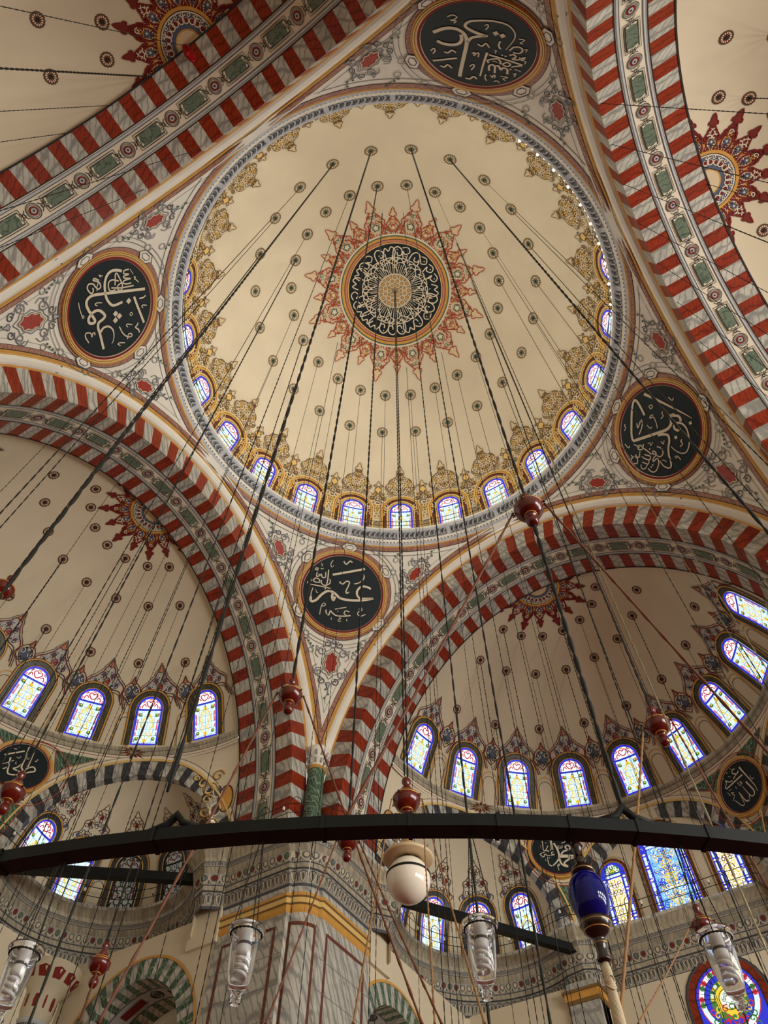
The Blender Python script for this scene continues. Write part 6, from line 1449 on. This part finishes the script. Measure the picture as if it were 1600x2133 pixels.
SPIN = [(14, 10.2, -36.35, .28, 'largest dark mahogany spindle, hanging by a thick chain just under the ring cornice'),
        (13, 7.87, -36.35, .27, 'mahogany spindle hanging in front of the white pendentive tip above the pier'),
        (13, 5.9, -36.85, .25, 'mahogany spindle hanging just below the iron ring in front of the pier'),
        (17, 5.9, -32.9, .46, 'mahogany spindle hanging before the windows of the shaded half dome'),
        (6, 7.87, -33.35, .5, 'mahogany spindle low at the left, between two glass cup lamps'),
        (9, 7.87, -33.5, .46, 'mahogany spindle hanging before the calligraphy roundel at the left edge'),
        (9, 10.2, -28.7, .52, 'mahogany spindle cut by the left edge, beside the pale half dome'),
        (21, 7.87, -32.8, .5, 'mahogany spindle right behind a glass cup lamp, low at the right'),
        (0, 0.0, -31.5, .62, 'mahogany spindle on the dome\'s centre chain, above the white globe lamp')]
proto = spindle_proto()
SPOS = []
for i, (k, r, z, w, lab) in enumerate(SPIN):
    a = R_(7.5 + 15 * k)
    o = proto if i == 0 else dup(proto)
    hx, hy = HANG[(k, r)]
    o.location = (hx, hy, z + ZO); o.scale = (w, w, w)
    tag(o, lab, 'spindle', 'turned mahogany spindles on the chains'); SPOS.append((hx, hy, z, w))
# ropes that fan out from the spindles
def rope(p, q, r, m, label, n=26):
    p = np.array(p, float); q = np.array(q, float)
    L = np.linalg.norm(q - p); k = max(8, int(L / .22)); t = np.linspace(0, 1, k * 4 + 1)
    prof = np.tile([1.0, .62, .62, .8], k + 1)[:len(t)]
    mb = MB(); P = p + (q - p) * t[:, None]; P[:, 2] -= .02 * L * np.sin(t * PI) * .3
    mb.tube(P, r * prof, m, n=6)
    return tag(mb.build('suspension_rope', origin=p), label, 'rope', 'ropes fanning out from the spindles')
def ringp(azd): return (10.0 * math.cos(R_(azd)), 10.0 * math.sin(R_(azd)), -39.86)
def sp(i, side):
    x, y, z, w = SPOS[i]; d = np.array([x + 11.71, y + 6.843]); d /= np.linalg.norm(d); return (x + side * d[1] * .55 * w, y - side * d[0] * .55 * w, z - .9 * w)
rope(sp(0, -1), ringp(-151.7), .014, 'rope', 'brown rope slanting down to the left from the largest spindle to the iron ring')
rope(sp(0, 1), ringp(-134.5), .014, 'rope', 'brown rope slanting down to the right from the largest spindle')
rope(sp(1, -1), (-8.0, -2.12, -40.0), .015, 'rope', 'brown rope running from the spindle over the pier tip down to the lower left corner')
rope(sp(1, 1), (-6.54, -3.91, -39.86), .014, 'rope', 'brown rope running from the spindle over the pier tip down past the globe lamp')
rope(sp(2, -1), (-6.84, -2.66, -39.69), .013, 'rope', 'brown rope crossing the marble pier down to the left from the spindle under the ring')
rope(sp(2, 1), (-6.06, -3.82, -39.66), .013, 'rope', 'brown rope slanting right from the spindle under the ring')
rope(sp(3, -1), (-3.75, -4.57, -38.95), .026, 'rope_pale', 'light brown rope dropping from the spindle before the shaded half dome past the blue egg')
rope(sp(3, 1), (-2.93, -6.37, -37.71), .02, 'rope', 'brown rope slanting to the right edge from the spindle before the shaded half dome')
rope(sp(4, 0), (-3.36, 4.25, -36.8), .022, 'rope', 'brown rope under the spindle low at the left')
rope(sp(8, -1), (-4.92, -2.18, -38.85), .018, 'rope_pale', 'pale rope left of the white globe lamp, leaning left')
rope(sp(8, 1), (-4.25, -3.34, -38.86), .018, 'rope_pale', 'pale rope right of the white globe lamp, leaning furthest right')
rope(sp(8, 1), (-4.48, -2.89, -38.85), .016, 'rope_pale', 'pale rope close beside the white globe lamp, dropping almost straight')
rope(sp(7, -1), (0.76, -3.57, -37.02), .02, 'rope_pale', 'pale rope leaning left from the spindle behind the glass cup lamp')

# ------------------------------------------------------------------ 13. white globe lamp
GX = (0, 0, -33.95)
root = tag(empty('globe_lamp', GX), 'white opal globe lamp with a shallow dish, hanging before the exedra beside the pier', 'lamp')
mb = MB(); t = np.linspace(-PI / 2, .9, 20); mb.lathe([(.44 * math.cos(q), .45 * math.sin(q)) for q in t], GX, 'opal', n=36); mb.build('globe', parent=root, origin=GX)
mb = MB(); mb.lathe([(.425, .12), (.447, .1), (.45, .07), (.43, .05)], GX, 'iron', n=36); mb.build('metal_band', parent=root, origin=GX)
mb = MB(); mb.lathe([(.2, .42), (.3, .40), (.5, .42), (.53, .46), (.5, .5), (.3, .66), (.1, .74), (.05, .75)], GX, 'opal_dish', n=36); mb.build('dish', parent=root, origin=GX)
mb = MB(); mb.lathe([(.12, .3), (.14, .45), (.05, .5), (.05, .8), (.09, .84), (.09, .93), (.05, .95)], GX, 'gilt', n=14); mb.build('stem', parent=root, origin=GX)
mb = MB(); mb.lathe([(0, 1.2), (.09, 1.18), (.135, 1.09), (.135, 1.02), (.09, .94), (.04, .92), (.04, .9)], GX, 'mahogany', n=18); mb.build('wooden_ball', parent=root, origin=GX)
for s in (-.05, .05):
    chain(s, 0, -32.95, -33.0 + .38, .02, .02, 'chain_iron', 'short chain joining the globe lamp to the spindle above it', 'short chains over the globe lamp')  if False else None
mb = MB(); mb.tube([(0, 0, -32.6), (0, 0, -32.74)], .03, 'chain_iron', n=6); tag(mb.build('link_rod', origin=(0, 0, -32.6)), 'short iron rod joining the globe lamp to the spindle above it', 'rod')

# ------------------------------------------------------------------ 14. glass cup lamps hung from the ring
def cup_lamp():
    root = empty('cup_lamp', (0, 0, 0))
    mb = MB()
    outer = [(.0, -.33), (.022, -.328), (.032, -.31), (.022, -.288), (.026, -.28), (.045, -.25), (.062, -.18), (.07, -.08), (.072, -.015), (.09, .0), (.094, .012), (.09, .022)]
    inner = [(.084, .02), (.066, -.012), (.064, -.08), (.056, -.18), (.04, -.245), (.012, -.262), (0, -.264)]
    mb.lathe(outer + inner, (0, 0, 0), 'clear_glass', n=28); mb.build('glass_cup', parent=root, origin=(0, 0, 0))
    mb = MB(); a = np.linspace(0, 2 * PI, 49)[:-1]
    mb.tube(np.stack([.078 * np.cos(a), .078 * np.sin(a), 0 * a - .012], -1), np.tile([.006, .0035], 24), 'chain_iron', n=5, closed=True); mb.build('rim_chain', parent=root, origin=(0, 0, 0))
    b_ = MB(); b_.lathe([(.0, .03), (.03, .03), (.034, .0), (.034, -.05), (.03, -.052), (.03, -.06), (.036, -.062), (.036, -.1), (.03, -.112), (.0, -.112)], (0, 0, 0), 'bulb_white', n=18); bo = b_.build('bulb_base', parent=root, origin=(0, 0, 0))
    b_ = MB(); b_.lathe([(.0365, -.062), (.037, -.066), (.0365, -.07)], (0, 0, 0), 'bulb_dark', n=18); b_.lathe([(.0305, -.05), (.031, -.056), (.0305, -.061)], (0, 0, 0), 'bulb_dark', n=18); b_.build('dark_ring', parent=bo, origin=(0, 0, 0))
    b_ = MB(); t = np.linspace(0, 3.4 * 2 * PI, 90); b_.tube(np.stack([.025 * np.cos(t), .025 * np.sin(t), -.115 - .11 * t / t[-1]], -1), .0105, 'bulb_white', n=8); b_.build('spiral_tube', parent=root, origin=(0, 0, 0))
    for k in range(3):
        a = 2 * PI * k / 3
        b_ = MB(); L = .6; n = 36; tt = np.linspace(0, 1, n * 2 + 1)
        P = np.stack([.078 * np.cos(a) * (1 - tt), .078 * np.sin(a) * (1 - tt), -.01 + tt * L], -1)
        b_.tube(P, np.tile([.0038, .0022], n + 1)[:len(tt)], 'chain_iron', n=5); b_.build('hanging_chain', parent=root, origin=(0, 0, 0))
    return root
lamp = cup_lamp()
for i, (azd, z, lab) in enumerate(((-154.4, -40.47, 'clear glass cup lamp with a spiral bulb, hanging in front of the marble pier'),
                                   (-161.2, -40.47, 'clear glass cup lamp with a spiral bulb, the one in the lower left corner'),
                                   (-147.7, -40.47, 'clear glass cup lamp with a spiral bulb, just right of the white globe lamp'),
                                   (-140.9, -40.47, 'clear glass cup lamp with a spiral bulb, in front of the round headed window'))):
    o = lamp if i == 0 else dup(lamp)
    o.location = (9.98 * math.cos(R_(azd)), 9.98 * math.sin(R_(azd)), z + ZO)
    o.rotation_euler = (0, 0, .4 * i)
    tag(o, lab, 'lamp', 'glass cup lamps under the iron ring')

# ------------------------------------------------------------------ 15. blue egg pendant with its tassel
EZ = -40.31; ea = R_(-144.35)
E3 = np.array([9.98 * math.cos(ea), 9.98 * math.sin(ea), EZ])
root = tag(empty('egg_pendant', E3), 'glossy cobalt blue egg pendant on a dark wooden spindle with a long pale tassel', 'pendant')
mb = MB(); t = np.linspace(-1.2, 1.2, 22); mb.lathe([(.102 * math.cos(q) * (1 + .08 * math.sin(q)), .145 * math.sin(q)) for q in t], E3, 'cobalt', n=36); mb.build('blue_egg', parent=root, origin=E3)
mb = MB(); mb.lathe([(.0, .315), (.024, .312), (.034, .292), (.026, .272), (.022, .25), (.026, .225), (.034, .212), (.024, .198), (.03, .186), (.052, .168), (.06, .15), (.062, .138), (.04, .128)], E3, 'dark_wood', n=24); mb.build('upper_spindle', parent=root, origin=E3)
mb = MB(); mb.lathe([(.05, -.112), (.078, -.116), (.08, -.135), (.07, -.152), (.066, -.166), (.05, -.184), (.032, -.2), (.026, -.214), (.034, -.228), (.026, -.244), (.026, -.28), (.034, -.296), (.034, -.31), (.0, -.32)], E3, 'dark_wood', n=24); mb.build('lower_spindle', parent=root, origin=E3)
for z, r in ((.145, .062), (-.135, .081), (-.166, .067), (-.228, .035)):
    mb = MB(); mb.lathe([(r - .004, -.003), (r + .001, 0), (r - .004, .003)], E3 + [0, 0, z], 'gilt', n=24); mb.build('gilt_ring', parent=root, origin=E3)
mb = MB(); n = 26
for k in range(n):
    a = 2 * PI * k / n
    mb.tube([E3 + [.012 * math.cos(a), .012 * math.sin(a), -.315], E3 + [.02 * math.cos(a), .02 * math.sin(a), -.36], E3 + [.016 * math.cos(a), .016 * math.sin(a), -.4], E3 + [.022 * math.cos(a + .1), .022 * math.sin(a + .1), -.5], E3 + [.03 * math.cos(a), .03 * math.sin(a), -.75], E3 + [.034 * math.cos(a), .034 * math.sin(a), -.95]], .004, 'tassel', n=5)
mb.lathe([(.0, -.31), (.018, -.33), (.02, -.36), (.014, -.42), (.02, -.55), (.028, -.93), (0, -.94)], E3, 'tassel', n=14)
for z in (-.405, -.415, -.425): mb.lathe([(.02, z - .006), (.0265, z), (.02, z + .006)], E3, 'tassel', n=14)
for z, q in ((-.39, 1), (-.43, -1)):
    t = np.linspace(0, 2 * PI, 20); mb.tube(np.stack([E3[0] + .024 * np.cos(t), E3[1] + .024 * np.sin(t), E3[2] + z + q * .012 * np.sin(2 * t)], -1), .004, 'tassel', n=5)
mb.build('tassel', parent=root, origin=E3)
mb = MB(); mb.tube([(E3[0], E3[1], -39.98), (E3[0], E3[1], EZ + .3)], .006, 'chain_iron', n=5); mb.build('hook_rod', parent=root, origin=E3)

# ------------------------------------------------------------------ 16. the red balloon caught under the upper left half dome
BC = np.array([-17.75, .1, -4.35])
mb = MB()
V = []; nu, nv = 22, 12
for i in range(nu):
    t = 2 * PI * i / nu
    hx = .030 * 16 * math.sin(t) ** 3; hy = .030 * (13 * math.cos(t) - 5 * math.cos(2 * t) - 2 * math.cos(3 * t) - math.cos(4 * t))
    V.append([(BC[0] + hx * math.sin(p) * .9, BC[1] - .22 * math.cos(p), BC[2] + hy * math.sin(p) * .9 + .05) for p in np.linspace(0.02, PI - .02, nv)])
mb.grid(V, 'foil_red', smooth=True, closed_u=True)
mb.tube([(BC[0], BC[1], BC[2] - .42), (BC[0] + .03, BC[1], BC[2] - 1.2)], .012, 'foil_red', n=4)
tag(mb.build('balloon', origin=BC), 'red foil heart balloon stuck under the crown of the upper left half dome', 'balloon')
